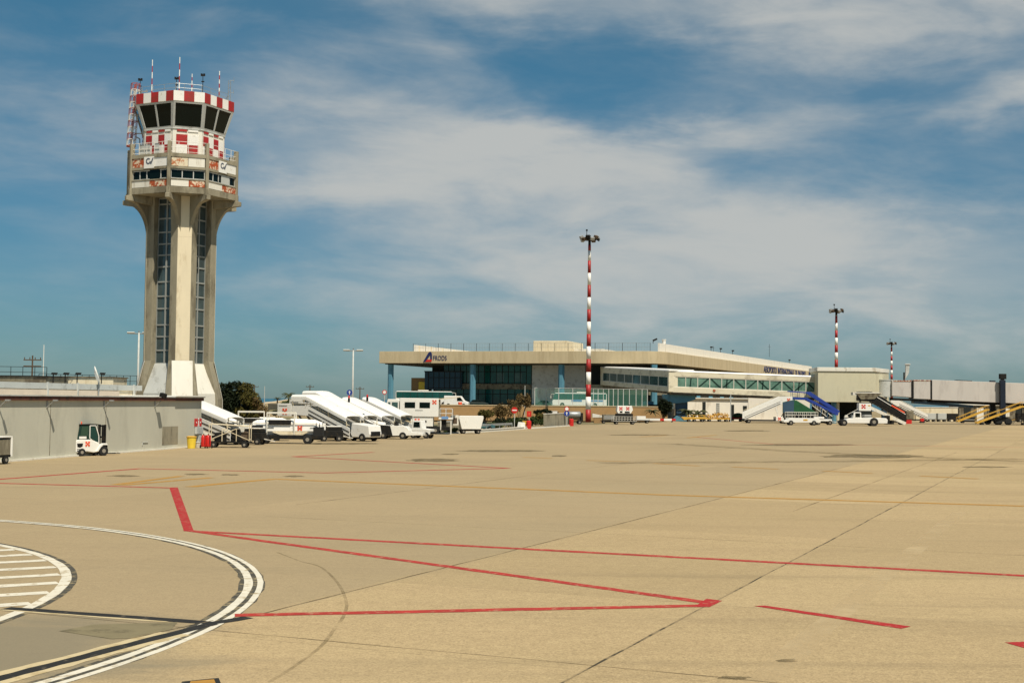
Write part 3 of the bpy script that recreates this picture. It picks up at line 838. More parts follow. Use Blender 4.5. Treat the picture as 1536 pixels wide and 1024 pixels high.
# cab: chequered base, raking glass, chequered roof band
CL, CS, TL, TS = 3.5, 2.75, 4.5, 2.85
zc0, zc1, zc2, zc3 = zt(231), zt(188.5), zt(152), zt(136.5)
b = MB(); octslab(CL, CS, zc0, zc1, b, 0, -.06); b.build('cab_wall', M['offwhite'], tower)
b = MB(); b.loft([octring(CL, CS, zc1, -.14), octring(TL, TS, zc2, -.14)]); b.build('cab_interior', M['darkint'], tower)
b = MB(); octslab(CL, CS, zt(190.5), zt(187.3), b, 0, .02); b.build('cab_sill', M['ltgrey'], tower)
row = [zt(v) for v in (231, 214, 198.6)]; ds = [zt(194.2), zt(191.2)]
for a, r, wid, kind, q in faces(CL, CS):
    b = MB(); n = 4 if kind == 'long' else 2
    h = wid / 2 - (.24 if kind == 'long' else .33); wcell = 2 * h / n
    for k in range(2):
        for i in range(n): panel(b, a, r - .01, -h + wcell * i, -h + wcell * (i + 1), row[k], row[k + 1], .06, 1 if (i + k) % 2 else 0)
    for i in range(n): panel(b, a, r + .005, -h + wcell * i + .05, -h + wcell * (i + 1) - .05, ds[0], ds[1], .06, 1 if i % 2 == 0 else 0)
    b.build('chequer_panel', [M['white'], M['red']], tower)
    r2 = octd(TL, TS)[1] if kind == 'long' else octd(TL, TS)[0]
    h2 = (TL if kind == 'long' else TS) / 2
    def rake(b, t0, t1, f0, f1, o, mi=0):
        # t given as a fraction of the half width, f as a fraction of the height
        P = lambda t, f, oo: loc(a, r + (r2 - r) * f + oo, t * (wid / 2 + (h2 - wid / 2) * f), zc1 + (zc2 - zc1) * f)
        b.loft([[P(t0, f0, o), P(t1, f0, o), P(t1, f0, o - .08), P(t0, f0, o - .08)], [P(t0, f1, o), P(t1, f1, o), P(t1, f1, o - .08), P(t0, f1, o - .08)]], mi)
    ns = 2 if kind == 'long' else 1
    g = MB(); rake(g, -.93, .93, .03, .97, -.06)
    gw = g.build('cab_window', M['glassdk'], tower)
    fr = MB()
    for t, q_ in ((-.94, .07), (.94, .07)): rake(fr, t - q_, t + q_, 0, 1, .02)
    if ns == 2: rake(fr, -.045, .045, 0, 1, .0)
    rake(fr, -.9, .9, 0, .06, .01); rake(fr, -.9, .9, .95, 1, .01)
    fr.build('window_frame', M['ltgrey'], gw)
b = MB(); octslab(TL, TS, zc2, zc3, b, 0, -.02); b.build('roof_slab', M['offwhite'], tower)
for a, r, wid, kind, q in faces(TL, TS):
    b = MB(); n = 5 if kind == 'long' else 3
    rr = r + .05; hw = wid / 2 + .05 * math.tan(PI / 8)
    for i in range(n): panel(b, a, rr, -hw + 2 * hw * i / n, -hw + 2 * hw * (i + 1) / n, zt(150.8), zc3 + .05, .07, (i + (1 if kind == 'long' else 0)) % 2)
    b.build('roof_chequer', [M['white'], M['red']], tower)
b = MB()
for a, r, wid, kind, q in faces(TL, TS):
    h = wid / 2 - .2
    for i in range(4):
        t = -h + 2 * h * i / 3; b.tube(loc(a, r - .5, t, zc3), loc(a, r - .5, t, zc3 + .85), .022, 5)
    for z in (.85, .45): b.tube(loc(a, r - .5, -h, zc3 + z), loc(a, r - .5, h, zc3 + z), .018, 5)
b.build('roof_railing', M['steel'], tower)
# whip antennas in red and white bands, masts and lights on the roof
def world_to_tower(p): return p - T0
for u, v0, v1, Y, rd in ((228, 90, 140, 130.5, .055), (269, 86, 140, 129.5, .06), (288, 111, 140, 128, .05), (329, 107, 146, 129, .06)):
    p0, p1 = world_to_tower(at(u - .4, v1, Y)), world_to_tower(at(u, v0, Y)); p1.x, p1.y = p0.x, p0.y
    p0.z = zc3 - .05
    b = MB(); n = 7
    for i in range(n): b.tube(p0.lerp(p1, i / n), p0.lerp(p1, (i + 1) / n), rd * (1 - .05 * i), 8, None, i % 2)
    b.tube(p0, p0 + Vector((0, 0, .5)), rd * 1.6, 8, None, 2)
    b.build('whip_antenna', [M['white'], M['red'], M['steel']], tower)
for u, v0, Y in ((210.5, 119, 131), (304.5, 112, 128), (265, 117, 131)):
    p0 = world_to_tower(at(u, v0, Y)); b = MB(); base = Vector((p0.x, p0.y, zc3 - .05))
    b.tube(base, p0, .035, 6)
    for d in (-.12, .12): b.box(p0.x + d - .08, p0.x + d + .08, p0.y - .08, p0.y + .08, p0.z - .16, p0.z + .08)
    b.box(p0.x - .14, p0.x + .14, p0.y - .04, p0.y + .04, p0.z - .75, p0.z - .65)
    b.build('roof_light', M['dark'], tower)
p0 = world_to_tower(at(344.5, 121, 130)); b = MB()
for d in (-.14, .14): b.tube((p0.x + d, p0.y, zc3 - .9), (p0.x + d * .7, p0.y, p0.z), .03, 5)
for i in range(7):
    z = zc3 - .8 + (p0.z - zc3 + .8) * i / 7; b.tube((p0.x - .13, p0.y, z), (p0.x + .12, p0.y, z + .25), .02, 5)
b.tube((p0.x, p0.y, p0.z), (p0.x + .45, p0.y, p0.z), .02, 5); b.tube((p0.x + .42, p0.y, p0.z - .25), (p0.x + .42, p0.y, p0.z + .3), .02, 5)
b.tube((p0.x + .1, p0.y, p0.z - 1.2), (p0.x + .42, p0.y, p0.z - 1.2), .02, 5); b.tube((p0.x + .4, p0.y, p0.z - 1.35), (p0.x + .4, p0.y, p0.z - .9), .02, 5)
b.build('lattice_aerial', M['steel'], tower)
# red and white lattice cage hung on the left of the cab
q0, q1 = world_to_tower(at(196.5, 219, 129)), world_to_tower(at(203.5, 126, 129))
b = MB(); cb = 10
for i in range(cb):
    a0, a1 = q0.lerp(q1, i / cb), q0.lerp(q1, (i + 1) / cb)
    mi = i % 2
    rr = .44
    P = lambda c, k: c + Vector((math.cos(k * PI / 3) * rr, math.sin(k * PI / 3) * rr, 0))
    for k in range(6): b.tube(P(a0, k), P(a1, k), .035, 5, None, mi)
    for k in range(6): b.tube(P(a1, k), P(a1, k + 1), .03, 5, None, mi)
    b.tube(P(a0, 3), P(a1, 0), .022, 5, None, mi)
    b.tube(a0, a1, .06, 6, None, mi)
b.lathe([(.46, 0), (.46, .12)], 10, q0 - Vector((0, 0, .1)), 1)
b.build('antenna_cage', [M['offwhite'], mat('faded_red', (.34, .07, .05), .7, .2, 2)], tower)
wl = loc(TH - PI / 2, octd(CL, CS)[0], 0, 0)
for vz, qq in ((201, .2), (138, .88)):
    b = MB() if qq < .5 else b
    if qq > .5: b.build('cage_bracket', M['steel'], tower); b = MB()
    c = q0.lerp(q1, qq); b.path([(c.x + .4, c.y, c.z), (c.x + 1.2, c.y, c.z - (.02 if qq > .5 else 0)), (wl.x + .2, wl.y + .1, c.z + (.1 if qq > .5 else -.0))], .05)
b.build('cage_bracket', M['steel'], tower); b = MB()
c = q0.lerp(q1, .13); b.path([(c.x + .4, c.y, c.z + .1), (c.x + .8, c.y, c.z - .1), (c.x + .85, c.y, zt(231))], .06)
b.build('cage_bracket', M['steel'], tower)
# ------------------------------------------------------------------ low service building on the left
WA, WB = G(-120, 702.5), G(301, 669.5)
wd = (WB - WA).normalized(); wn = Vector((wd.y, -wd.x, 0))         # along the wall, out of the wall towards the apron
ZW = 3.72
svc = thing('service_building', 'long low grey rendered building with dark red roof edge at the left of the apron', 'building', WA)
LW = (WB - WA).length
def sv(s, o, z): return wd * s + wn * o + Vector((0, 0, z))
def sbox(b, s0, s1, o0, o1, z0, z1, mi=0):
    b.loft([[sv(s0, o0, z0), sv(s1, o0, z0), sv(s1, o1, z0), sv(s0, o1, z0)], [sv(s0, o0, z1), sv(s1, o0, z1), sv(s1, o1, z1), sv(s0, o1, z1)]], mi)
def along_wall(u, v):
    p = G(u, v); return (p - WA).dot(wd)
def s_at(u, o=0.0, v=640):
    """place along the wall (offset o) seen at column u"""
    x, f, _ = ray(u, v); r = x / f
    p = WA + wn * o
    return (r * p.y - p.x) / (wd.x - r * wd.y)
s_end = LW
b = MB(); sbox(b, 0, LW, -14, 0, 0, ZW); b.build('wall', M['wall'], svc)
b = MB(); sbox(b, -.1, LW + .1, -14.1, .16, ZW + .002, ZW + .26); b.build('roof_edge', M['coping'], svc)
b = MB(); sbox(b, -.2, LW + .25, -14.2, .22, ZW + .262, ZW + .34); b.build('roof', M['ltgrey'], svc)
b = MB(); sbox(b, LW - 5.5, LW + .9, -6, .35, ZW + .345, ZW + .42); b.build('corner_slab', M['white'], svc)
s_t = s_at(203, -4.5, 585)
b = MB(); sbox(b, -20, s_t, -13, -4.5, ZW + .34, 4.52); b.build('upper_storey', M['cream'], svc)
b = MB(); sbox(b, -20, s_t - 3, -12.9, -4.38, 4.0, 4.44); b.build('upper_band', mat('pink_cream_panel', (.66, .55, .43), .7, .08, .7), svc)
b = MB(); sbox(b, -20, s_t + 1.0, -13.3, -4.40, 4.50, 4.92); b.build('upper_roof', M['ltgrey'], svc)
for u in (76, 121, 205):
    s = s_at(u, -4.1, 585)
    b = MB(); sbox(b, s, s + .12, -4.42, -4.30, 4.0, 4.98); b.build('downpipe', M['ltgrey'], svc)
b = MB(); s = s_at(158, 0, 640); sbox(b, s, s + .05, 0, .012, .2, ZW - .05); b.build('wall_joint', M['concrete_dk'], svc)
b = MB(); s = s_at(75, 0, 640); sbox(b, s, s + .05, 0, .012, .2, ZW - .05); b.build('wall_joint', M['concrete_dk'], svc)
b = MB(); sbox(b, -.1, LW + .05, 0, .12, 0, .10); b.build('plinth', M['offwhite'], svc)
b = MB(); s0, s1 = s_at(243.5), s_at(267); sbox(b, s0, s1, 0, .014, .35, 1.75); b.build('wall_repair', M['concrete'], svc)
b = MB(); s0, s1 = s_at(213.5), s_at(222); sbox(b, s0, s1, 0, .05, .62, .66); sbox(b, s0, s0 + .06, 0, .05, .45, .66); b.build('wall_vent', M['ltgrey'], svc)
s = s_at(295.5); b = MB(); sbox(b, s, s + .5, 0, .2, .0, 1.0); b.build('meter_box', M['ltgrey'], svc)
# brackets with floodlights on the roof edge
for i, (u, lab) in enumerate(((3, 'floodlight bracket on the grey wall at the picture edge above the white cart'), (75, 'slim floodlight bracket on the grey wall left of the forklift'), (160, 'slim floodlight bracket on the grey wall right of the forklift'), (236, 'dark floodlight on its bracket over the red hydrant sign end of the grey wall'))):
    s = s_at(u, .2, 600)
    t = thing('wall_floodlight', lab, 'floodlight', WA + sv(s, 0, 0), group='floodlights along the grey wall')
    b = MB(); b.beam(wn * .02 + Vector((0, 0, ZW - .45)), wn * .5 + Vector((0, 0, ZW - .0)), .10, .05)
    b.box(-.09, .09, -.03, .03, ZW - .5, ZW + .1, 0, Matrix.Rotation(math.atan2(wd.y, wd.x), 4, 'Z'))
    b.build('bracket', M['grey'], t)
    if i == 3:
        T = Matrix.Translation(wn * .7 + Vector((0, 0, ZW + .42))) @ Matrix.Rotation(math.atan2(wd.y, wd.x), 4, 'Z') @ Matrix.Rotation(rad(25), 4, 'X')
        b = MB(); b.prism([(-.20, -.14), (.20, -.18), (.24, .12), (-.14, .16)], -.26, .26, 'x', 0, T); b.tube(wn * .62 + Vector((0, 0, ZW + .2)), wn * .7 + Vector((0, 0, ZW + .4)), .05)
        b.build('lamp_head', M['dark'], t, bevel=.02)
    else:
        b = MB(); b.box(-.14, .14, -.12, .12, -.05, .05, 0, Matrix.Translation(wn * .58 + Vector((0, 0, ZW + .0)))); b.build('lamp_head', M['grey'], t, bevel=.01)

# hydrant sign with its box
s = s_at(292, .05)
hs = thing('hydrant_sign', 'red fire hydrant sign above a grey hose box on the grey wall', 'sign', WA + sv(s, .02, 0), math.degrees(math.atan2(wd.y, wd.x)))
def z_on_wall(u, v): return at(u, v, (WA + sv(s_at(u), 0, 0)).y).z
b = MB(); b.box(0, 1.35, -.05, 0, z_on_wall(298, 639), z_on_wall(298, 627.5)); b.build('sign_plate', M['brightred'], hs, bevel=.01)
zc = (z_on_wall(298, 639) + z_on_wall(298, 627.5)) / 2
b = MB(); b.box(.62, .80, -.066, -.052, zc - .27, zc + .27); b.box(.54, .88, -.066, -.052, zc - .3, zc - .22); b.tube((.30, -.052, zc), (.30, -.066, zc), .07, 12); b.tube((1.08, -.052, zc), (1.08, -.066, zc), .07, 12)
b.tube((.71, -.052, zc + .25), (.71, -.066, zc + .25), .12, 12)
b.build('hydrant_symbol', M['white'], hs)
b = MB(); b.box(.05, 1.3, -.22, 0, z_on_wall(298, 650.5), z_on_wall(298, 640)); b.build('hose_box', M['ltgrey'], hs, bevel=.02)

# things on the roofs behind
def roof_post(name, lab, cat, u, v0, v1, Y, mk, group=None):
    p, q = at(u, v0, Y), at(u, v1, Y)
    t = thing(name, lab, cat, p, group=group); mk(t, q.z - p.z); return t
def flood_post(t, h):
    b = MB(); b.tube((0, 0, 0), (0, 0, h), .045, 6); b.build('post', M['dark'], t)
    b = MB(); b.prism([(-.2, -.03), (.15, -.09), (.24, .09), (-.13, .1)], -.14, .14, 'y', 0, Matrix.Translation((.06, 0, h))); b.build('lamp_head', M['dark'], t, bevel=.02)
for u, Y, lab in ((79.5, 96, 'leftmost black floodlight on a short post above the cream roof hut'), (97.5, 98, 'second black floodlight on a short post above the cream roof hut'), (115.5, 100, 'third black floodlight on a short post above the cream roof hut'), (152, 103, 'black floodlight on a short post just right of the satellite dish')):
    roof_post('roof_floodlight', lab, 'floodlight', u, 575.5, 560.5, Y, flood_post, 'floodlights on the roof')
dd = thing('satellite_dish', 'white satellite dish tilted on the roof of the low building', 'dish', at(148, 574, 101))
b = MB()
T = Matrix.Translation((-.1, 0, .58)) @ Matrix.Rotation(rad(20), 4, 'Z') @ Matrix.Rotation(rad(72), 4, 'Y')
rings = [[T @ Vector((r * math.cos(2 * PI * i / 20) , r * math.sin(2 * PI * i / 20) * .8, -.18 + .34 * r * r)) for i in range(20)] for r in (.05, .25, .5, .72)]
b.loft(rings, caps=False); b.build('reflector', M['white'], dd, smooth=True, solid=.03)
b = MB(); b.tube((0, 0, -.9), (0, 0, .6), .06, 8); b.build('post', M['steel'], dd)
hut = thing('roof_hut', 'small cream roof hut behind black railings above the low grey building', 'hut', at(100, 577, 112))
b = MB(); b.box(-2.0, 3.9, 0, 4, -.6, .62); b.build('wall', M['cream'], hut); b = MB(); b.box(-2.1, 4.0, -.1, 4.1, .63, .72); b.build('roof', M['concrete_dk'], hut)
dkb = thing('dark_roof_block', 'dark grey roof block with railings at the left picture edge', 'roof block', at(20, 577, 105))
b = MB(); b.box(-6, 2.55, 0, 5, -.6, .66); b.build('wall', M['concrete_dk'], dkb); b = MB(); b.box(-6.1, 2.65, -.1, 5.1, .665, .74); b.build('coping', M['dark'], dkb)
def railing(name, lab, pts, h, n_post, rails, m, r=.03):
    base = pts[0]; t = thing(name, lab, 'railing', base)
    b = MB(); q = [p - base for p in pts]
    for k in rails:
        for a, c in zip(q[:-1], q[1:]): b.tube(a + Vector((0, 0, h * k)), c + Vector((0, 0, h * k)), r * .8, 5)
    b.build('rail', m, t)
    for a, c in zip(q[:-1], q[1:]):
        for i in range(n_post + 1):
            p = a.lerp(c, i / n_post); o = MB(); o.tube(p, p + Vector((0, 0, h)), r, 5); o.build('post', m, t)
    return t
railing('roof_railing', 'thin dark railing standing on the dark roof block', [at(-20, 565, 107), at(70, 566.5, 107)], .85, 5, (.5, 1), M['dark'], .025)
railing('roof_railing', 'long dark railing along the roof from the hut to the control tower', [at(58, 578, 110), at(205, 580, 116)], .95, 14, (.5, 1), M['dark'], .025)

# ------------------------------------------------------------------ posts, poles and lamp posts
def lamp_post(u, v, vb, Y, lab, grp='grey twin-headed lamp posts'):
    p = at(u, v, Y); t = thing('lamp_post', lab, 'lamp post', (p.x, p.y, 0), group=grp); h = p.z
    b = MB(); b.tube((0, 0, 0), (0, 0, h), .17, 10, .10); b.build('pole', M['ltgrey'], t, smooth=True)
    b = MB(); b.tube((-1.1, 0, h - .1), (1.1, 0, h - .1), .06, 6); b.tube((0, 0, h - .4), (0, 0, h + .25), .09, 6); b.build('cross_arm', M['steel'], t)
    for sx in (-1, 1):
        b = MB(); b.prism([(-.16, 0), (.16, 0), (.28, .14), (.22, .24), (-.22, .24), (-.28, .14)], -.45, .45, 'x', 0, Matrix.Translation((sx * .95, -.1, h - .14)))
        b.build('lamp_head', M['ltgrey'], t, bevel=.03)
lamp_post(208.5, 499, 592, 165, 'grey twin-headed lamp post beside the foot of the control tower')
lamp_post(530, 525, 592, 190, 'grey twin-headed lamp post behind the white boarding stairs')
def pole(name, lab, cat, u, v, Y, r, m, arms=0, zb=0.0):
    p = at(u, v, Y); t = thing(name, lab, cat, (p.x, p.y, zb)); h = p.z - zb
    b = MB(); b.tube((0, 0, -1), (0, 0, h), r, 7, r * .7); b.build('pole', m, t)
    if arms:
        b = MB()
        for k in range(arms): b.beam((-1.0, 0, h - .5 - .7 * k), (1.0, 0, h - .5 - .7 * k), .10, .12)
        for k in (-.9, -.3, .3, .9): b.tube((k, 0, h - .45), (k, 0, h - .2), .05, 5)
        b.build('cross_arm', m, t)
    return t
pole('utility_pole', 'brown utility pole with cross arms rising behind the roof at far left', 'utility pole', 49, 533, 150, .12, M['trunk'], 2)
pole('aerial_mast', 'thin white aerial mast behind the roof at far left', 'aerial', 66, 517, 140, .05, M['white'])
pole('utility_pole', 'distant utility pole right of the dark tree by the tower', 'utility pole', 382, 577, 330, .16, M['trunk'], 1)
pole('utility_pole', 'distant utility pole just left of the lamp post behind the stairs, above the canopy', 'utility pole', 465, 577, 330, .16, M['trunk'], 1)
pole('utility_pole', 'distant utility pole right of the lamp post behind the stairs', 'utility pole', 540, 580, 320, .16, M['trunk'], 1)
pole('lamp_pole', 'thin pale pole in front of the sea near the dark tree', 'pole', 397, 579, 280, .09, M['ltgrey'])
pole('lamp_pole', 'slim grey pole standing before the teal glass by the shrubs', 'pole', 787.5, 578, 255, .09, M['ltgrey'])
pole('lamp_pole', 'slim grey pole standing before the white building under the gallery', 'pole', 1096, 591, 276, .13, M['ltgrey'])
for u, v0, Y, lab in ((1154, 516, 480, 'thin aerial on the far terminal roof above the blue lettering'), (1070, 519, 430, 'thin aerial on the white terminal roof edge above the gallery')):
    t = thing('roof_aerial', lab, 'aerial', at(u, 533 if u > 1100 else 529, Y)); h = at(u, v0, Y).z - t.location.z
    b = MB(); b.tube((0, 0, -.5), (0, 0, h), .06, 5); b.beam((-.5, 0, h * .75), (.5, 0, h * .75), .05, .05); b.build('mast', M['dark'], t)

def light_mast(u_top, v_top, u_b, v_b, Y, lab, band_px, rbase, first):
    pb = at(u_b, v_b, Y); pt = at(u_top, v_top, Y)
    t = thing('light_mast', lab, 'light mast', (pb.x, pb.y, 0), group='red and white apron light masts')
    h = pt.z
    zbs = [at(u_b, v, Y).z for v in band_px]; zbs = [0] + [z for z in zbs if 0 < z < h - .3] + [h - 1.6]
    b = MB(); rr = lambda z: rbase * (1 - .52 * z / h)
    for i, (a, c) in enumerate(zip(zbs[:-1], zbs[1:])): b.tube((0, 0, a), (0, 0, c), rr(a), 14, rr(c), (i + first) % 2)
    b.build('pole', [M['white'], M['red']], t, smooth=True)
    b = MB(); b.tube((0, 0, h - 1.6), (0, 0, h + .2), rr(h), 10); b.build('pole_head', M['dark'], t)
    b = MB(); b.lathe([(1.25, h - .7), (1.3, h - .6), (1.3, h - .5), (1.25, h - .45)], 16); b.lathe([(.3, h - .8), (.5, h - .5)], 10)
    for k in range(4):
        a = k * PI / 4; b.beam((-1.3 * math.cos(a), -1.3 * math.sin(a), h - .55), (1.3 * math.cos(a), 1.3 * math.sin(a), h - .55), .12, .12)
    b.tube((-.55, 0, h), (-.55, 0, h + 1.15), .06, 6); b.box(-.72, -.38, -.15, .15, h + 1.1, h + 1.4)
    b.build('head_frame', M['dark'], t)
    for k, a in enumerate((-165, -135, -105, -75, -45, -15, 20, 60, 100, 140)):
        T = Matrix.Translation((1.6 * math.cos(rad(a)), 1.6 * math.sin(rad(a)), h - (.55 if k % 2 else .15))) @ Matrix.Rotation(rad(a), 4, 'Z') @ Matrix.Rotation(rad(22), 4, 'Y')
        b = MB(); b.prism([(-.28, -.22), (.36, -.31), (.36, .25), (-.18, .29)], -.40, .40, 'y', 0, T); b.build('floodlight', M['grey'] if k % 3 == 0 else (M['trunk'] if k % 3 == 1 else M['dark']), t, bevel=.03)
    return t
bands = [614, 595, 576.5, 558, 538.5, 519.5, 501, 482.5, 464, 446, 427.5, 409.5, 391, 376]
light_mast(885.8, 355, 882.2, 633, 258, 'tallest red and white banded light mast standing on the apron edge', bands, .54, 1)
light_mast(1257, 464, 1254.5, 628, 352, 'red and white light mast rising behind the beige box at the gallery end', [617, 606, 595, 584, 573, 562, 551, 539.6, 528.6, 517.5, 506.5, 495.4, 484.3, 473.5], .60, 0)
light_mast(1339, 513.5, 1337.5, 625, 520, 'distant smallest red and white light mast right of the beige box', [611, 604, 597, 590, 583, 576, 569, 562, 555, 548, 541, 534, 527, 520.5], .62, 0)

# ------------------------------------------------------------------ terraced forecourt and terminal
LV = 2.65
TW0, TW1 = at(640, 0, 262), at(1003, 0, 284); TW0.z = TW1.z = 0
tr = [(TW0.x, TW0.y + .9), (TW1.x, TW1.y + .9), (TW1.x + 4, 300), (TW1.x + 6, 560), (-80, 560), (-62, 340), (TW0.x - 6, 285)]
b = MB(); b.prism(tr, -.3, LV, 'z'); struct(b.build('terrace', mat('terrace_paving', (.24, .21, .15), .9, .15, .2)))
wl = thing('retaining_wall', 'long orange brown block wall holding up the forecourt behind the shrubs', 'wall', TW0)
d = TW1 - TW0; nrm = Vector((d.y, -d.x, 0)).normalized()
b = MB(); b.loft([[nrm * .4, d + nrm * .4, d - nrm * .8, -nrm * .8], [p + Vector((0, 0, LV + .35)) for p in (nrm * .4, d + nrm * .4, d - nrm * .8, -nrm * .8)]]); b.build('wall', M['tan'], wl)
b = MB(); b.loft([[p + Vector((0, 0, LV + .352)) for p in (nrm * .5, d + nrm * .5, d - nrm * .9, -nrm * .9)], [p + Vector((0, 0, LV + .5)) for p in (nrm * .5, d + nrm * .5, d - nrm * .9, -nrm * .9)]]); b.build('coping', M['fascia'], wl)

K = at(990, 526.5, 335); K0 = Vector((K.x, K.y, 0))
L0 = at(569, 527, 358.5); L0.z = 0
e1 = (K0 - L0).normalized(); e2 = Vector((-e1.y, e1.x, 0)); dR = Vector((.388, .922, 0)).normalized()
ZT, ZB = 16.9, 13.75
term = thing('airport_terminal', 'large low airport terminal with deep concrete roof band, dark glass and blue columns', 'terminal', K0)
def tl(x, y, z=0.0): return e1 * x + e2 * y + Vector((0, 0, z))
def xs(u, y, v=570):
    """x along the front (set back y) seen at column u"""
    a, f, _ = ray(u, v); r = a / f; p = K0 + e2 * y
    return (r * p.y - p.x) / (e1.x - r * e1.y)
def zs(u, v, y):
    x = xs(u, y, v); p = K0 + tl(x, y); return at(u, v, p.y).z
XL = -(K0 - L0).length
def tbox(b, x0, x1, y0, y1, z0, z1, mi=0):
    b.loft([[tl(x0, y0, z0), tl(x1, y0, z0), tl(x1, y1, z0), tl(x0, y1, z0)], [tl(x0, y0, z1), tl(x1, y0, z1), tl(x1, y1, z1), tl(x0, y1, z1)]], mi)
def rp(t, o, z): return tl(0, 0) + dR * t + Vector((dR.y, -dR.x, 0)) * o + Vector((0, 0, z))
# roof band
RT = 218
pts = [tl(XL, 0), tl(-7, 0), tl(-3.2, .8), tl(-.6, 2.6), dR * 6.5, dR * RT, dR * RT + e1 * -60, tl(XL, 34) + e2 * 150, tl(XL, 30)]
b = MB(); b.loft([[p + Vector((0, 0, ZB)) for p in pts], [p + Vector((0, 0, ZT)) for p in pts]]); b.build('roof_band', M['fascia'], term, bevel=.05)
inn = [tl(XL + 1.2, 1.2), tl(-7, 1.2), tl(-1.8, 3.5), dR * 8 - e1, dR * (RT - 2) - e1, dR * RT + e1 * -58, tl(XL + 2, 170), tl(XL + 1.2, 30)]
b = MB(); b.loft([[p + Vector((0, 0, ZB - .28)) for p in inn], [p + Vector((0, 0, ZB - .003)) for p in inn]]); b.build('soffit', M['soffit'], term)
# white upper walls on the roof, both sides, and the plant room
b = MB(); q = [rp(3.5, -1.2, ZT + .002), rp(RT, -1.2, ZT + .002), rp(RT, -1.6, ZT + .002), rp(3.5, -1.6, ZT + .002)]
b.loft([q, [p + Vector((0, 0, 2.15)) for p in q]]); b.build('parapet', M['whitewall'], term)
x0 = xs(622, 4, 520)
b = MB(); tbox(b, x0, x0 + .4, 3.5, 160, ZT + .002, 18.75); b.build('parapet', M['whitewall'], term)
for i in range(30):
    if i % 3 == 0:
        b = MB(); tbox(b, x0 + .4, x0 + .56, 6 + i * 3, 6.35 + i * 3, ZT, 18.72); b.build('parapet_rib', M['cream'], term)
xa, xb = xs(800, 9, 518), xs(850, 9, 518)
b = MB(); tbox(b, xa, xb, 9, 26, ZT + .002, zs(825, 511, 9)); b.build('plant_room', M['cream'], term, bevel=.05)
b = MB(); tbox(b, xb + .1, xs(905, 16, 518), 16, 30, ZT + .002, ZT + 1.2); b.build('plant_room', M['offwhite'], term)
# wire fence along the roof
b = MB(); zf = ZT + 2.15
xf0, xf1 = x0 + .3, -3.0
for k in (1, .5): b.tube(tl(xf0, 2.2, ZT + 2.15 * k), tl(xf1, 2.2, ZT + 2.15 * k), .035, 4)
for i in range(90):
    x = xf0 + (xf1 - xf0) * i / 89; b.tube(tl(x, 2.2, ZT), tl(x, 2.2, zf), .016, 3)
b.build('roof_fence', M['steel'], term)
for i in range(19):
    x = xf0 + (xf1 - xf0) * i / 18; b = MB(); b.tube(tl(x, 2.25, ZT), tl(x, 2.25, zf + .05), .06, 5); b.build('fence_post', M['dark'], term)
for u, v in ((1074, 522), (1088, 521), (1106, 525), (1190, 538)):
    r = (u - 768) / F; t_ = (r * K0.y - K0.x) / (dR.x - r * dR.y); b = MB(); c = rp(t_, -1.4, ZT + 2.1); b.tube(c, c + Vector((0, 0, 1.1)), .08, 6); b.box(-.35, .35, -.2, .2, -.2, .2, 0, Matrix.Translation(c + Vector((.1, 0, 1.2)))); b.build('roof_lamp', M['dark'], term)
b = MB(); b.lathe([(.5, 0), (.5, 1.0), (.6, 1.05), (.6, 1.25)], 12, rp(9, -1.6, ZT + 2.1)); b.build('roof_vent', M['white'], term)
b = MB(); c = tl(xf1 + .6, 3, ZT + 2.0); b.tube(c, c + Vector((0, 0, .8)), .08, 6); b.box(-.6, .6, -.25, .25, -.15, .3, 0, Matrix.Translation(c + Vector((.5, 0, .9))) @ Matrix.Rotation(rad(-25), 4, 'Y')); b.build('roof_lamp', M['dark'], term)
# columns
for u in (586, 709, 842, 981):
    x = xs(u, 1.9, 570); b = MB()
    T = Matrix.Translation(tl(x, 1.9)) @ Matrix.Rotation(math.atan2(e1.y, e1.x), 4, 'Z')
    b.prism([(-.85, 0), (-.35, -.7), (.45, -.7), (.85, 0), (.45, .7), (-.45, .7)], LV - .5, ZB - .28, 'z', 0, T); b.build('column', M['bluecol'], term, bevel=.04)
# facade behind the columns
yF = 8.0
def fac(name, u0, u1, v0, v1, m, y=yF, dep=.5, par=term):
    b = MB(); um = (u0 + u1) / 2
    tbox(b, xs(u0, y), xs(u1, y), y, y + dep, zs(um, v1, y), zs(um, v0, y)); return b.build(name, m, par)
fac('glass_wall', 666, 797, 546.5, 576, M['glassteal'])
g1 = term.children[-1]
fac('spandrel', 665, 797, 575.6, 583.4, M['concrete_dk'], yF - .3)
fac('glass_wall', 655, 797, 583, 612, M['glassteal'], yF + .2)
g2 = term.children[-1]
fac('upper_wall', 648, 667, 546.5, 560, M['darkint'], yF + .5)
fac('glass_bay', 637, 692, 557.5, 584, M['glassblue'], yF - 1.2, 6)
g3 = term.children[-1]
fac('bay_roof', 636, 693, 556.2, 557.7, M['dark'], yF - 1.4, 6.4)
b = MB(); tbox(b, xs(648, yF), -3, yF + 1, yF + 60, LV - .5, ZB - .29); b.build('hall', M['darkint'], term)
for g, us, v0, v1, y in ((g1, range(672, 797, 9), 547, 575.5, yF), (g2, range(662, 797, 11), 583.4, 606, yF + .2), (g3, range(642, 692, 8), 558, 583, yF - 1.2)):
    b = MB()
    for u in us: tbox(b, xs(u, y - .06), xs(u, y - .06) + .16, y - .08, y, zs(u, v1, y), zs(u, v0, y))
    for v in ((v0 + v1) / 2 - 4, v1 - .8): tbox(b, xs(min(us), y), xs(max(us), y), y - .07, y, zs(730, v, y) - .08, zs(730, v, y) + .08)
    b.build('mullion', M['dark'], g)
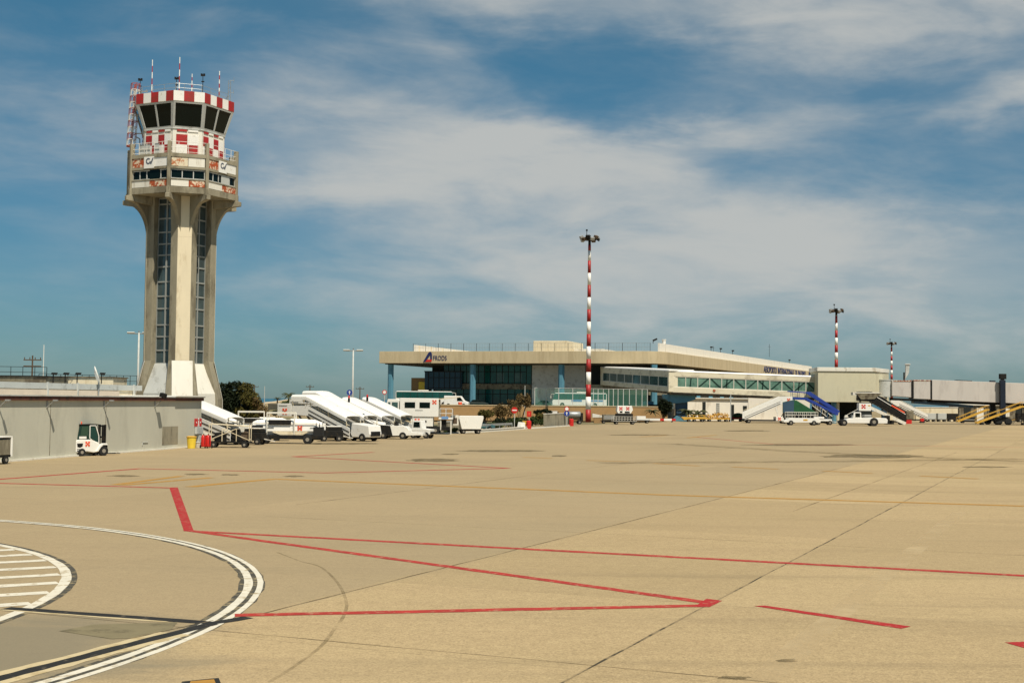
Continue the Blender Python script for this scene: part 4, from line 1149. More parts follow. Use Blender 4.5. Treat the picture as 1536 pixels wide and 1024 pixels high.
for u0, u1 in ((668, 683), (702, 709), (744, 756), (772, 783)):
    b = MB(); tbox(b, xs(u0, yF - .1), xs(u1, yF - .1), yF - .05, yF - .02, zs(730, 572, yF), zs(730, 559, yF)); b.build('blind', M['glassgallery'], term)
fac('panel_wall', 798, 878, 547, 582.6, M['ltgrey'], yF - .4)
fac('panel_wall', 798, 904, 582.6, 612, M['offwhite'], yF - .3)
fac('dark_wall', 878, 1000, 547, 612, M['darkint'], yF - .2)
fac('balcony_wall', 884, 1000, 577, 592, M['concrete'], yF - 3, 1.0)
fac('beige_annex', 617, 640, 566.5, 606, M['tan'], yF + 2, 4)
fac('yellow_panel', 628, 638.5, 572.5, 584, M['brightyellow'], yF + 1.6, .2)
fac('green_panel', 638.7, 642.5, 573, 584, M['hedge'], yF + 1.5, .2)
# letters on the roof band
def on_front(u, v):
    x = xs(u, -.02, v); return tl(x, -.02, at(u, v, (K0 + tl(x, 0)).y).z)
Rm = Matrix(((e1.x, 0, -e2.x, 0), (e1.y, 0, -e2.y, 0), (0, 1, 0, 0), (0, 0, 0, 1)))
b = MB()
def front_poly(b, px, th=.12, mi=0):
    a = [on_front(*p) for p in px]; c = [p - e2 * th for p in a]; n = len(a)
    b.add(a + c, [tuple(range(n)), tuple(range(n, 2 * n))] + [(i, (i + 1) % n, n + (i + 1) % n, n + i) for i in range(n)], mi)
front_poly(b, [(634.6, 543), (642.6, 529.2), (645.2, 527.2), (647.2, 528.4), (648, 532), (647.9, 539), (645.8, 539), (645.6, 531.6), (638.2, 542.4)])
front_poly(b, [(638, 542.6), (641, 539.2), (648, 539.2), (647.2, 542.4)], mi=1)
b.build('logo', [M['signblue'], M['brightred']], term)
o = on_front(649.2, 540.2); T = Matrix.Translation(o) @ Rm
text_mesh('lettering', 'FRODS', 1.75, M['signblue'], term, T, .06, (on_front(669.5, 540) - o).length)
Rr = Matrix(((dR.x, 0, dR.y, 0), (dR.y, 0, -dR.x, 0), (0, 1, 0, 0), (0, 0, 0, 1)))
text_mesh('lettering', 'AEROPORTO  INTERNAZIONALE  DI  PALERMO', 3.0, M['signblue'], term, Matrix.Translation(dR * 122 + Vector((0, 0, ZB + .75))) @ Rr, .12, 76)
b = MB(); c = dR * 206 + Vector((0, 0, ZB + .8)); b.box(-.2, .2, -1.4, 1.4, 0, 2.0, 0, Matrix.Translation(c) @ Matrix.Rotation(math.atan2(-dR.x, dR.y), 4, 'Z')); b.build('lettering', M['signblue'], term)
# side wall of the terminal under the roof band, beyond the gallery
b = MB(); q = [rp(9, -5, LV), rp(RT, -5, LV), rp(RT, -9, LV), rp(9, -9, LV)]; b.loft([[p - Vector((0, 0, LV)) for p in q], [p + Vector((0, 0, ZB - .3 - LV)) for p in q]]); b.build('side_wall', M['glassgallery'], term)

# ------------------------------------------------------------------ white building below the gallery
YW = 305
wb = thing('white_service_building', 'low white flat roofed building with dark doors under the boarding gallery', 'building', (at(1023, 0, YW).x, YW, 0))
X = lambda u: at(u, 0, YW).x - wb.location.x
Zw = lambda v, u=1075: at(u, v, YW).z
b = MB(); b.box(X(1024), X(1128), 0, 14, 0, Zw(598)); b.build('wall', M['whitewall'], wb)
b = MB(); b.box(X(1023), X(1129), -.4, 14.4, Zw(598) + .002, Zw(596.5)); b.build('roof', M['offwhite'], wb, bevel=.03)
for u0, u1, v0 in ((1056, 1061, 603), (1098, 1103, 606.5), (1116, 1122, 608)):
    b = MB(); b.box(X(u0), X(u1), -.03, .0, 0, Zw(v0)); b.build('door', M['darkint'], wb)
b = MB(); b.box(X(1076.5), X(1081.5), -.06, 0, Zw(624), Zw(604)); o = b.build('louvre', M['ltgrey'], wb)
b = MB()
for i in range(7): b.box(X(1076.8), X(1081.2), -.1, -.06, Zw(623 - i * 2.8), Zw(622 - i * 2.8))
b.build('slat', M['grey'], o)
b = MB(); b.box(X(1032), X(1122), 6, 12, Zw(598), Zw(586)); u_ = b.build('upper_storey', M['darkint'], wb)
b = MB()
for u in (1043, 1052.5, 1071, 1088, 1102): b.box(X(u), X(u) + .9, 5.7, 6, Zw(597), Zw(586))
b.build('pier', M['bluecol'], u_)
ww = thing('white_apron_wall', 'pale rendered wall behind the white boarding stair with the emblem', 'wall', (at(1124, 0, 300).x, 300, 0))
b = MB(); b.box(0, at(1215, 0, 300).x - ww.location.x, 0, .5, 0, at(1160, 594, 300).z); b.build('wall', M['whitewall'], ww)
b = MB(); b.box(-.1, at(1215, 0, 300).x - ww.location.x, -.1, .6, at(1160, 594, 300).z + .002, at(1160, 593, 300).z); b.build('coping', M['offwhite'], ww)
ww = thing('white_apron_wall', 'long pale wall in the background below the telescopic bridge', 'wall', (at(1372, 0, 340).x, 340, 0))
hg = thing('background_shed', 'long dark low shed with pale openings far behind the yellow stairs', 'shed', (at(1436, 0, 350).x, 350, 0))
Lh = at(1640, 0, 350).x - hg.location.x
b = MB(); b.box(0, Lh, 0, 8, 0, 4.1); b.build('wall', M['concrete_dk'], hg); b = MB(); b.box(-.2, Lh + .2, -.4, 8.2, 4.1, 4.4); b.build('roof', M['offwhite'], hg)
for i in range(9):
    b = MB(); b.box(1.2 + i * 3.4, 3.0 + i * 3.4, -.05, 0, .0 if i % 3 else 1.2, 3.4); b.build('door', M['offwhite' if i % 2 else 'darkint'], hg)
b = MB(); b.box(0, at(1434, 0, 340).x - ww.location.x, 0, .6, 0, at(1400, 611, 340).z); b.build('wall', M['cream'], ww)
b = MB(); b.box(-.1, at(1434, 0, 340).x - ww.location.x + .1, -.1, .7, at(1400, 611, 340).z, at(1400, 610, 340).z); b.build('coping', M['offwhite'], ww)

# ------------------------------------------------------------------ fixed boarding gallery
gal = thing('boarding_gallery', 'cream raised boarding gallery with a long band of green glass on a blue pier', 'boarding gallery', (at(1003, 0, 285).x, 285, 0))
g0 = Vector(gal.location)
A0, A1 = at(1003, 588, 285), at(1231, 597, 285)              # near wall of the long arm, bottom edge
B0 = at(900.5, 577, 344)
Ht = 4.75
def arm(p, q, top, dep, side, name, posts, m_glass, braces, wf=(.25, .72), e=0.5):
    """gallery arm: body ring with window band on the near side"""
    d = (q - p); L_ = d.length; dh = Vector((d.x, d.y, 0)).normalized(); nb = Vector((-dh.y, dh.x, 0)) * side
    def P(s, o, k): return p - g0 + d * s + nb * o + Vector((0, 0, top * k))
    def bar(b, s0, s1, o0, o1, k0, k1, mi=0):
        b.loft([[P(s0, o0, k0), P(s1, o0, k0), P(s1, o1, k0), P(s0, o1, k0)], [P(s0, o0, k1), P(s1, o0, k1), P(s1, o1, k1), P(s0, o1, k1)]], mi)
    b = MB()
    bar(b, 0, 1, 0, dep, 0, wf[0]); bar(b, 0, 1, 0, dep, wf[1], .93)
    bar(b, 0, .035, 0, dep, wf[0], wf[1]); bar(b, 1 - .012, 1, 0, dep, wf[0], wf[1])
    b.build('gallery_shell', M['gallery'], gal, bevel=.06)
    b = MB(); r = [(0, .93), (.12, .985), (.5, 1.0), (dep - .5, 1.0), (dep, .93)]
    b.loft([[P(-.003, o - .06, k + .002) for o, k in r], [P(1.003, o - .06, k + .002) for o, k in r]]); b.build('gallery_roof', M['white'], gal, bevel=.05)
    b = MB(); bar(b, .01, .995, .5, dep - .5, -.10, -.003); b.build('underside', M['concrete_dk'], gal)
    b = MB(); bar(b, .035, .988, .16, .24, wf[0], wf[1]); gw = b.build('gallery_glass', m_glass, gal)
    b = MB()
    for s in posts: bar(b, s - .0022, s + .0022, .06, .16, wf[0], wf[1])
    for k in (wf[0] + .012, wf[1] - .012): bar(b, .035, .988, .05, .16, k - .012, k + .012)
    b.build('mullion', M['offwhite'], gw)
    b = MB()
    for s0, s1, kk in braces:
        k0, k1 = (wf[0] + .03, wf[1] - .03) if kk else (wf[1] - .03, wf[0] + .03)
        b.beam(P(s0, .13, k0), P(s1, .13, k1), .05, .26)
    if braces: b.build('brace', M['darkgreen'], gw)
    b = MB(); bar(b, .03, .99, .3, .4, wf[0] - .02, wf[1] + .02); b.build('inner_lining', M['darkint'], gal)
    return P
n = 12
ps = [(1010.5 + (1227 - 1010.5) * i / n - 1003) / 228 for i in range(n + 1)]
br = []
for i in range(2, n): br.append((ps[i] + .006, ps[i + 1] - .006, i % 2 == 0)) 
br += [(ps[i] + .03, ps[i] + .036, 1) for i in (1, 4, 7, 10)]
Pm = arm(A0, A1, Ht, 6.0, 1, 'long', ps, M['glassgreen'], br)
n2 = 8
ps2 = [.035 + .95 * i / n2 for i in range(n2 + 1)]
arm(B0, at(1002.8, 587.5, 284.8), Ht, 6.0, 1, 'short', ps2, M['glassgallery'], [], (.23, .68))
b = MB(); c = Vector((at(1015, 0, 288).x, 288.3, 0)) - g0
zt_ = A0.z - .48
b.prism([(-2.6, zt_ + .02), (4.2, zt_ - .02), (4.3, zt_ - 1.0), (2.2, zt_ - 1.7), (-.2, zt_ - 1.9), (-2.2, zt_ - 1.3)], -2, 2, 'y', 0, Matrix.Translation(c)); b.build('pier_head', M['bluecol'], gal, bevel=.05)
b = MB(); b.prism([(.3, -1.2), (2.7, -1.2), (2.7, 1.2), (.3, 1.2)], .0, zt_ - 1.5, 'z', 0, Matrix.Translation(c)); b.build('pier', M['bluedk'], gal, bevel=.05)
b = MB(); b.prism([(-.8, 0), (3.4, 0), (2.9, 1.3), (1.5, .7), (.2, 1.2)], -1.7, 1.7, 'y', 0, Matrix.Translation(c)); b.build('pier_base', M['bluecol'], gal, bevel=.04)
b = MB(); b.box(-1.2, 1.2, -.9, 3, .0, zt_ - 1.5, 0, Matrix.Translation(c + Vector((-4.3, 14, 0)))); b.build('pier', M['bluecol'], gal)
b = MB(); b.box(-9.5, .2, -.2, .4, .0, zt_ - 2.2, 0, Matrix.Translation(c + Vector((0, 6.5, 0)))); b.build('lower_wall', M['darkint'], gal)
b = MB(); b.tube(Pm(.3, -.10, .16), Pm(.3, -.02, .16), .32, 14); b.build('round_sign', M['rust'], gal)
b = MB(); b.path([Pm(.02, -.12, -.06), Pm(.6, -.12, -.05), Pm(.98, -.12, -.03)], .12, 6); b.build('pipe', M['dark'], gal)

# beige box at the end of the gallery
YR = 280
rot = thing('gallery_end_box', 'plain beige box building on columns at the end of the boarding gallery', 'building', (at(1227, 0, YR).x, YR, 0))
X = lambda u, Y=YR: at(u, 0, Y).x - rot.location.x
zr = lambda v, u=1270: at(u, v, YR).z
xr = X(1311.5); back = 12.0
xb_ = at(1332, 0, YR + back).x - rot.location.x
fp = [(0, 0), (xr, 0), (xb_, back), (1.0, back)]
b = MB(); b.prism(fp, zr(603), zr(557), 'z'); b.build('wall', M['rotunda'], rot, bevel=.05)
b = MB(); b.prism([(-.2, -.2), (xr + .15, -.2), (xb_ + .2, back + .2), (.8, back + .2)], zr(557) + .002, zr(551), 'z'); b.build('parapet', M['offwhite'], rot, bevel=.06)
for i, (u, r_, m) in enumerate(((1252.5, .55, 'bluecol'), (1229.5, .3, 'rotunda'), (1258, .4, 'rotunda'), (1305, .5, 'bluecol'))):
    b = MB(); c = (X(u), 1.2 + (i % 2)); b.tube((c[0], c[1], 0), (c[0], c[1], zr(603)), r_, 12); b.build('column', M[m], rot)
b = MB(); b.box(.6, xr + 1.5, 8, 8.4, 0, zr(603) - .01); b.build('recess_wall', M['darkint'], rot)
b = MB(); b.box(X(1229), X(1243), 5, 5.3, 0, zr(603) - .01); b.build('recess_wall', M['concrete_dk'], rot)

# telescopic boarding bridge
br_ = thing('boarding_bridge', 'grey telescopic boarding bridge on a dark wheeled lifting column', 'boarding bridge', (at(1320, 0, 282).x, 282, 0))
X = lambda u: at(u, 0, 282).x - br_.location.x
Z = lambda v, u=1400: at(u, v, 282).z
b = MB(); b.lathe([(1.75, Z(595, 1330)), (1.75, Z(570, 1330)), (1.85, Z(570, 1330)), (1.85, Z(568.6, 1330))], 28, (X(1330), 2.6, 0)); b.build('rotunda', M['ltgrey'], br_, smooth=False)
b = MB(); b.tube((X(1330), 2.6, 0), (X(1330), 2.6, Z(595, 1330)), .6, 14); b.build('rotunda_column', M['bluedk'], br_)
def tunnel(u0, u1, v00, v01, v10, v11, y0, y1, m='bridge', name='tunnel'):
    b = MB()
    r0 = [(X(u0), y0, Z(v01, u0)), (X(u0), y1, Z(v01, u0)), (X(u0), y1, Z(v00, u0)), (X(u0), y0, Z(v00, u0))]
    r1 = [(X(u1), y0, Z(v11, u1)), (X(u1), y1, Z(v11, u1)), (X(u1), y1, Z(v10, u1)), (X(u1), y0, Z(v10, u1))]
    b.loft([r0, r1]); return b.build(name, M[m], br_, bevel=.05)
tunnel(1338, 1368.5, 570.5, 593.5, 571, 596, .55, 3.8); tunnel(1369.5, 1396, 569.8, 597.5, 570, 598.8, .28, 4.0); tunnel(1396.2, 1700, 569.4, 599.6, 581, 612, 0, 4.3)
tunnel(1366.6, 1368.9, 571, 596, 571, 596.3, .38, 3.9, 'dark', 'tunnel_seal'); tunnel(1394.4, 1396.3, 570.2, 598.5, 570.2, 598.7, .12, 4.1, 'dark', 'tunnel_seal')
tunnel(1369.4, 1394.6, 569.6, 571, 569.8, 571.2, .2, 4.0, 'rust', 'roof_trim'); tunnel(1340, 1366, 570.2, 571.6, 570.4, 571.8, .45, 3.9, 'rust', 'roof_trim')
tunnel(1396, 1700, 599.8, 603.2, 612.2, 615.5, .5, 3.8, 'dark', 'girder'); tunnel(1372, 1460, 600.8, 604.5, 607.5, 611.5, 1.2, 3.4, 'bluedk', 'girder'); tunnel(1340, 1392, 596.5, 600, 599.2, 601.8, .8, 3.6, 'dark', 'girder')
tunnel(1436, 1458, 569.5, 570.8, 570.5, 571.8, 1, 3, 'dark', 'roof_hatch')
b = MB(); u = 1498
b.box(X(u) - .55, X(u) + .55, -1.25, -.45, 1.2, Z(570, u)); b.box(X(u) - .35, X(u) + .35, -1.15, -.55, Z(570, u), Z(565, u)); b.build('lift_column', M['lift'], br_, bevel=.05)
b = MB(); b.box(X(u) - .62, X(u) + .7, -1.35, -.4, Z(568.5, u), Z(560.5, u)); b.build('column_head', M['dark'], br_, bevel=.05)
b = MB(); b.box(X(u) - .55, X(u) + .55, 4.6, 5.4, 1.2, Z(570, u)); b.build('lift_column', M['lift'], br_, bevel=.05)
b = MB(); b.box(X(u) - .9, X(u) + .9, -1.6, 5.6, .7, 1.6); b.build('bogie', M['dark'], br_, bevel=.04)
for sx in (-1.0, 1.0):
    for y in (-1.3, 5.2):
        b = MB(); b.tube((X(u) + sx - .0, y - .35, .72), (X(u) + sx, y + .35, .72), .72, 20); b.build('wheel', M['black'], br_, bevel=.05)
sg = thing('docking_display', 'white wedge shaped display board on a dark post on the bridge roof', 'display', at(1356, 573, 284))
b = MB(); b.tube((0, 0, -.5), (0, 0, 2.1), .16, 8); b.build('post', M['dark'], sg)
b = MB(); b.prism([(.2, .6), (1.0, 2.0), (1.15, 3.7), (.35, 3.7)], -.25, .25, 'y'); b.prism([(.1, 3.7), (1.35, 3.7), (1.2, 3.95), (.3, 3.95)], -.4, .4, 'y'); b.build('board', M['ltgrey'], sg, bevel=.03)
# ------------------------------------------------------------------ apron vehicles
def veh(name, lab, cat, u, v, head, group=None): return thing(name, lab, cat, G(u, v), head, group)

def air_stair(t, L=7.0, zlow=.55, ztop=2.6, plat=1.5, canopy='slope', bal=.68, W=.95, side='white', hood='white', can_z=1.0, flat_ext=1.5, chassis=True):
    """wheeled boarding stair: low end towards +X, landing towards -X"""
    x1 = L / 2; x0 = x1 - (L - plat); xp = x0 - plat
    sl = (ztop - zlow) / (x0 - x1)
    zf = lambda x: zlow + (x - x1) * sl if x > x0 else ztop
    for s in (-1, 1):
        b = MB(); y0, y1 = s * W, s * (W + .07)
        b.prism([(x1, zlow - .32), (x1, zlow + bal), (x0, ztop + bal), (xp, ztop + bal), (xp, ztop - .18), (x0 - .1, ztop - .28)], min(y0, y1), max(y0, y1), 'y')
        b.build('side_panel', M[side], t, bevel=.02)
        b = MB(); b.beam((x1, s * (W + .085), zf(x1) + .30), (x0, s * (W + .085), ztop + .30), .03, .07); b.beam((x1, s * (W + .085), zf(x1) - .1), (x0, s * (W + .085), ztop - .1), .03, .11); b.build('side_stripe', M['dark'], t)
        b = MB(); b.tube((x1, s * (W + .03), zlow + bal + .22), (x0, s * (W + .03), ztop + bal + .22), .035, 6); b.tube((x0, s * (W + .03), ztop + bal + .22), (xp, s * (W + .03), ztop + bal + .22), .035, 6); b.build('handrail', M['cream'], t)
    b = MB(); n = 13
    for i in range(n):
        xa = x1 + (x0 - x1) * i / n; xb = x1 + (x0 - x1) * (i + 1) / n; z = zlow + (ztop - zlow) * i / n
        b.box(xb, xa, -W, W, z - .12, z)
    b.build('steps', M['grey'], t)
    b = MB(); b.box(xp, x0, -W, W, ztop - .16, ztop); b.build('landing', M['grey'], t)
    b = MB(); b.box(xp - .06, xp, -W, W, ztop, ztop + .5); b.build('landing_bumper', M['black'], t)
    if canopy:
        zc = lambda x: zf(x) + bal + can_z
        xe = x1 - .35
        stations = [(xe, zc(xe)), (x0 + .1, zc(x0 + .1))] + ([(x0 - .35, zc(x0) + .1), (xp + .0, zc(x0) + .1)] if canopy == 'flat' else [(x0 - .25, zc(x0) + .05)])
        rings = []
        for x, z in stations:
            rings.append([Vector((x, (W + .16) * k, z - .30 + dz)) for k, dz in ((-1, 0), (-.99, .12), (-.86, .25), (-.45, .29), (0, .30), (.45, .29), (.86, .25), (.99, .12), (1, 0))])
        # skirt along the eaves
        rings = [[Vector((r[0].x, r[0].y, r[0].z - .2))] + r + [Vector((r[-1].x, r[-1].y, r[-1].z - .2))] for r in rings]
        b = MB(); b.loft(rings, closed=False, caps=False); b.build('canopy', M['white'], t, solid=.05)
        for s in (-1, 1):
            for k in range(4):
                x = xe + (stations[-1][0] + .15 - xe) * k / 3
                b = MB(); b.tube((x, s * (W + .03), zf(x) + bal - .1), (x, s * (W + .12), zc(x) - .5), .04, 6); b.build('canopy_post', M['cream'], t)
    if chassis:
        b = MB(); b.box(xp + .9, x1 + .3, -.75, .75, .42, .72); b.beam((xp + .5, -.6, ztop - .2), (xp + 2.2, -.6, .7), .12, .14); b.beam((xp + .5, .6, ztop - .2), (xp + 2.2, .6, .7), .12, .14)
        b.build('chassis', M['dark'], t)
        wheels(t, (xp + 1.8, x1 - .9), .78, .40, .26)
        if hood:
            b = MB(); b.prism([(x1 + .25, .38), (x1 + 2.3, .38), (x1 + 2.4, .7), (x1 + 2.25, 1.50), (x1 + .2, 1.72), (x1 + .05, .7)], -.92, .92, 'y'); b.build('hood', M[hood], t, bevel=.06)
            b = MB(); b.box(x1 + 2.38, x1 + 2.42, -.7, .7, .5, .95); b.build('grille', M['dark'], t)
            wheels(t, (x1 + 1.5,), .86, .38, .24)
    return t

HD = -33
s1 = veh('boarding_stair', 'white boarding stair with long flat topped canopy, nearest of the row and lowest left', 'boarding stair', 490, 659.5, HD, 'white canopied boarding stairs')
air_stair(s1, canopy='flat', plat=2.2, L=7.4)
b = MB(); b.box(-5.6, -3.75, -1.03, 1.03, 2.25, 3.5); b.build('rear_box', M['white'], s1, bevel=.03); emblem(s1, -4.6, -1.045, 2.72, .55)
b = MB(); b.box(-5.4, -4.3, -1.05, -1.035, 3.25, 3.33); b.build('faded_marking', M['grey'], s1)
s2 = veh('boarding_stair', 'white boarding stair with plain sloping canopy just right of the flat topped one', 'boarding stair', 520, 657.5, HD, 'white canopied boarding stairs')
air_stair(s2, L=6.8, plat=1.3, hood=None)
dup(s2, G(548, 655.2), HD, 'third white boarding stair, red lamp on its canopy, between plain stair and lift truck', scale=(1, 1, .97))
dup(s2, G(577, 653.4), HD, 'rearmost white boarding stair with sloping canopy ending against the lift truck', scale=(1, 1, .98))
dup(s1, G(503, 655.5), HD, 'white boarding stair with the highest flat canopy, half hidden behind the nearest one', scale=(1.0, 1, 1.1))
s0 = veh('boarding_stair', 'white canopied boarding stair sticking out behind the end of the grey wall', 'boarding stair', 311, 665.2, HD + 3, 'white canopied boarding stairs')
air_stair(s0, L=7.0, plat=1.6, ztop=2.2, hood=None)
for u, v, Y, lab in ((523.5, 594, 131, 'small red beacon on the canopy of the third stair'), (551, 592.5, 133, 'small red beacon on the canopy of the rearmost stair')):
    p = at(u, v, Y); t = thing('beacon', lab, 'beacon', p, group='red beacons on stair canopies'); b = MB(); b.lathe([(.09, -.2), (.09, -.02), (.06, .05), (.02, .07)], 10); b.build('lens', M['brightred'], t); b = MB(); b.lathe([(.11, -.6), (.11, -.2)], 10); b.build('base', M['dark'], t)

# belt loaders / low trailers in front of the stairs
def belt_loader(t, L=6.0):
    b = MB(); b.box(-L / 2, L / 2, -.8, .8, .42, .78); b.box(-L / 2 - .1, -L / 2 + .3, -.9, .9, .4, 1.0); b.build('chassis', M['dark'], t, bevel=.04)
    wheels(t, (-L * .33, L * .30), .84, .40, .28)
    b = MB(); r = [(y * .55, z) for y, z in ((-1, -.25), (-.85, .45), (-.4, .75), (.4, .75), (.85, .45), (1, -.25), (.6, -.6), (-.6, -.6))]
    b.loft([[(x, y * k, 1.35 + dz + z * k) for y, z in r] for x, k, dz in ((-L * .52, .8, -.05), (-L * .45, 1, 0), (L * .38, 1, .05), (L * .50, .7, .03))]); b.build('conveyor_boom', M['white'], t, bevel=.04)
    b = MB(); b.box(-L * .52, L * .45, -.62, -.57, 1.78, 1.84); b.box(-L * .52, L * .45, .57, .62, 1.78, 1.84); 
    b.build('guide_rail', M['offwhite'], t)
    b = MB(); b.prism([(-L * .10, .75), (L * .22, .75), (L * .30, 1.0), (-L * .22, 1.0)], -.7, .7, 'y'); b.build('lower_trough', M['cream'], t, bevel=.03)
    b = MB(); b.box(L * .06, L * .06 + 1.0, .2, .8, .8, 2.1); b.box(L * .06 - .2, L * .06 + 1.3, .1, .9, 2.1, 2.2); b.build('operator_post', M['white'], t, bevel=.04)
    emblem(t, L * .18, -.565, 1.38, .38)
    b = MB()
    for y in (-.7, .7): b.beam((-L * .3, y, .8), (-L * .3, y, 2.75), .09, .09)
    b.beam((-L * .3, -.7, 2.72), (-L * .3, .7, 2.72), .09, .12); b.beam((-L * .3, -.7, 2.72), (L * .1, -.7, 2.72), .12, .14); b.beam((-L * .3, .7, 2.72), (L * .1, .7, 2.72), .12, .14)
    for y in (-.7, .7): b.beam((L * .1, y, .8), (L * .1, y, 2.75), .09, .09)
    b.build('gantry_frame', M['offwhite'], t)
    b = MB(); b.box(-L * .28, L * .05, -.66, .66, 1.7, 2.1); b.box(-L * .52, -L * .36, -.75, .75, .78, 1.6); b.build('drive_cover', M['dark'], t, bevel=.05)
    b = MB(); b.box(-L * .3, -L * .2, -.57, -.555, 1.38, 1.46); b.box(L * .33, L * .4, -.56, -.545, 1.38, 1.46); b.build('faded_marking', M['grey'], t)
    b = MB()
    for x in (L * .42, L * .47): b.tube((x, -.5, .7), (x, -.5, 1.9), .035, 6); b.tube((x, .5, .7), (x, .5, 1.9), .035, 6)
    b.box(L * .38, L * .52, -.6, .6, .75, 1.5)
    b.build('drive_unit', M['black'], t)
    return t
bl = veh('belt_loader', 'white belt loader on a dark four wheeled chassis parked nearest below the stairs', 'belt loader', 432, 665, 3, 'white belt loaders')
belt_loader(bl)
dup(bl, G(386, 660.3), 10, 'white belt loader half hidden behind the nearest one, by the dark tree', 'white belt loaders')
def frame_cart(t, L=3.4, H_=1.9):
    b = MB(); b.box(-L / 2, L / 2, -.7, .7, .38, .50); b.beam((L / 2, 0, .42), (L / 2 + .9, 0, .3), .06, .06); b.build('bed', M['dark'], t)
    wheels(t, (-L * .36, L * .36), .66, .24, .16)
    b = MB()
    for x in (-L / 2 + .1, -L / 6, L / 6, L / 2 - .1):
        for y in (-.62, .62): b.tube((x, y, .5), (x, y, H_ if abs(x) > L / 4 else H_ * .8), .035, 6)
    for y in (-.62, .62):
        b.tube((-L / 2 + .1, y, H_), (L / 2 - .1, y, H_ * .9), .03, 6); b.tube((-L / 2 + .1, y, .6), (L / 6, y, H_ * .8), .03, 6); b.tube((L / 2 - .1, y, .6), (-L / 6, y, H_ * .8), .03, 6)
    b.build('rack_frame', M['cream'], t)
    b = MB(); b.box(-L * .35, -L * .1, -.5, .5, .5, 1.2); b.prism([(L * .02, .5), (L * .3, .5), (L * .22, 1.5), (L * .06, 1.5)], -.4, .4, 'y'); b.build('machine', M['dark'], t, bevel=.03)
    b = MB(); b.tube((L * .36, -.3, .95), (L * .36, .3, .95), .35, 14); b.build('hose_reel', M['trunk'], t)
    return t
ft = veh('equipment_trolley', 'low dark equipment trolley with cream uprights beside the red extinguishers', 'trolley', 345, 670.8, 4)
frame_cart(ft)
# drive tractors at the foot of the stairs
def low_tractor(t, face='white', L=3.0):
    b = MB(); b.prism([(-L / 2, .35), (L / 2, .35), (L / 2 + .05, .9), (L / 2 - .25, 1.30), (-L / 2 + .1, 1.42), (-L / 2, 1.2)], -.85, .85, 'y'); b.build('body', M['white'], t, bevel=.06)
    b = MB(); b.box(-L / 2 - .03, -L / 2 + .01, -.8, .8, .45, 1.3) if face == 'dark' else b.box(L / 2 + .02, L / 2 + .07, -.6, .6, .5, .85); b.build('grille', M['dark'], t)
    if face == 'dark':
        b = MB(); b.prism([(-L / 2 - .04, .36), (-L * .02, .36), (-L * .10, 1.36), (-L / 2 + .1, 1.44), (-L / 2 - .04, 1.2)], -.9, -.86, 'y'); b.build('dark_side', M['dark'], t)
        b = MB(); b.prism([(-L * .05, .36), (L * .9, .45), (L * .9, .62), (L * .4, .68), (L * .35, 1.3), (-L * .1, 1.36)], -.88, -.87, 'y'); 
        b.prism([(L / 2 + .05, .4), (L * .95, .4), (L * .95, .65), (L / 2 + .05, .75)], -.8, .8, 'y'); b.build('tail_deck', M['white'], t)
    b = MB(); b.box(-L * .30, L * .30, -.7, .7, .22, .36); b.build('chassis', M['dark'], t)
    wheels(t, (-L * .33, L * .30), .80, .36, .22)
    b = MB(); b.tube((-L * .1, 0, 1.3), (-L * .18, 0, 1.75), .03, 6); b.box(L * .0, L * .1, -.45, .45, 1.35, 1.75); b.build('seat', M['dark'], t, bevel=.03)
    return t
low_tractor(veh('baggage_tractor', 'low tractor with a black face and white tail deck between stairs and lift truck', 'tractor', 592, 658, -5), 'dark', 3.2)
def power_cart(t, top='white'):
    b = MB(); b.box(-1.1, 1.1, -.65, .65, .42, 1.05); b.box(-.5, 1.0, -.6, .6, 1.05, 1.35); b.build('housing', M['dark'], t, bevel=.05)
    b = MB(); b.prism([(-1.0, 1.06), (-.55, 1.06), (-.55, 1.7), (-.8, 1.7)], -.5, .5, 'y'); b.box(-.45, .95, -.62, .62, 1.36, 1.45); b.build('cover', M[top], t, bevel=.03)
    b = MB(); b.beam((1.1, 0, .5), (2.1, 0, .3), .07, .07); b.tube((-.9, -.5, 1.0), (-.9, -.5, 1.9), .03, 6); b.build('tow_bar', M['offwhite'], t)
    wheels(t, (-.7, .7), .62, .28, .18); return t
power_cart(veh('power_cart', 'dark ground power cart under the side of the nearest boarding stair', 'power cart', 496, 661.5, 15))
power_cart(veh('power_cart', 'dark power cart with pale cover between the equipment trolley and belt loaders', 'power cart', 378, 666.5, -10), 'offwhite')
power_cart(veh('power_cart', 'dark power cart right behind the drive end of the nearest belt loader', 'power cart', 474, 658.5, 0), 'offwhite')
# small tug with cab
def cab_tug(t):
    b = MB(); b.prism([(-1.1, .4), (1.1, .4), (1.15, .95), (.35, 1.02), (-1.1, 1.02)], -.68, .68, 'y'); b.build('body', M['white'], t, bevel=.05)
    b = MB(); b.prism([(-.95, 1.02), (.25, 1.02), (.1, 1.85), (-.85, 1.85)], -.60, .60, 'y'); c = b.build('cab', M['white'], t, bevel=.05)
    b = MB(); b.prism([(-.75, 1.15), (.0, 1.15), (-.05, 1.7), (-.7, 1.7)], -.615, -.601, 'y'); b.prism([(-.75, 1.15), (.0, 1.15), (-.05, 1.7), (-.7, 1.7)], .601, .615, 'y'); b.build('cab_window', M['glassdk'], c)
    wheels(t, (-.7, .7), .62, .33, .22)
    b = MB(); b.box(1.12, 1.2, -.5, .5, .45, .7); b.build('bumper', M['dark'], t)
    return t
cab_tug(veh('tow_tug', 'small white tow tug with a cab in front of the white lift truck', 'tug', 633, 657, -18))
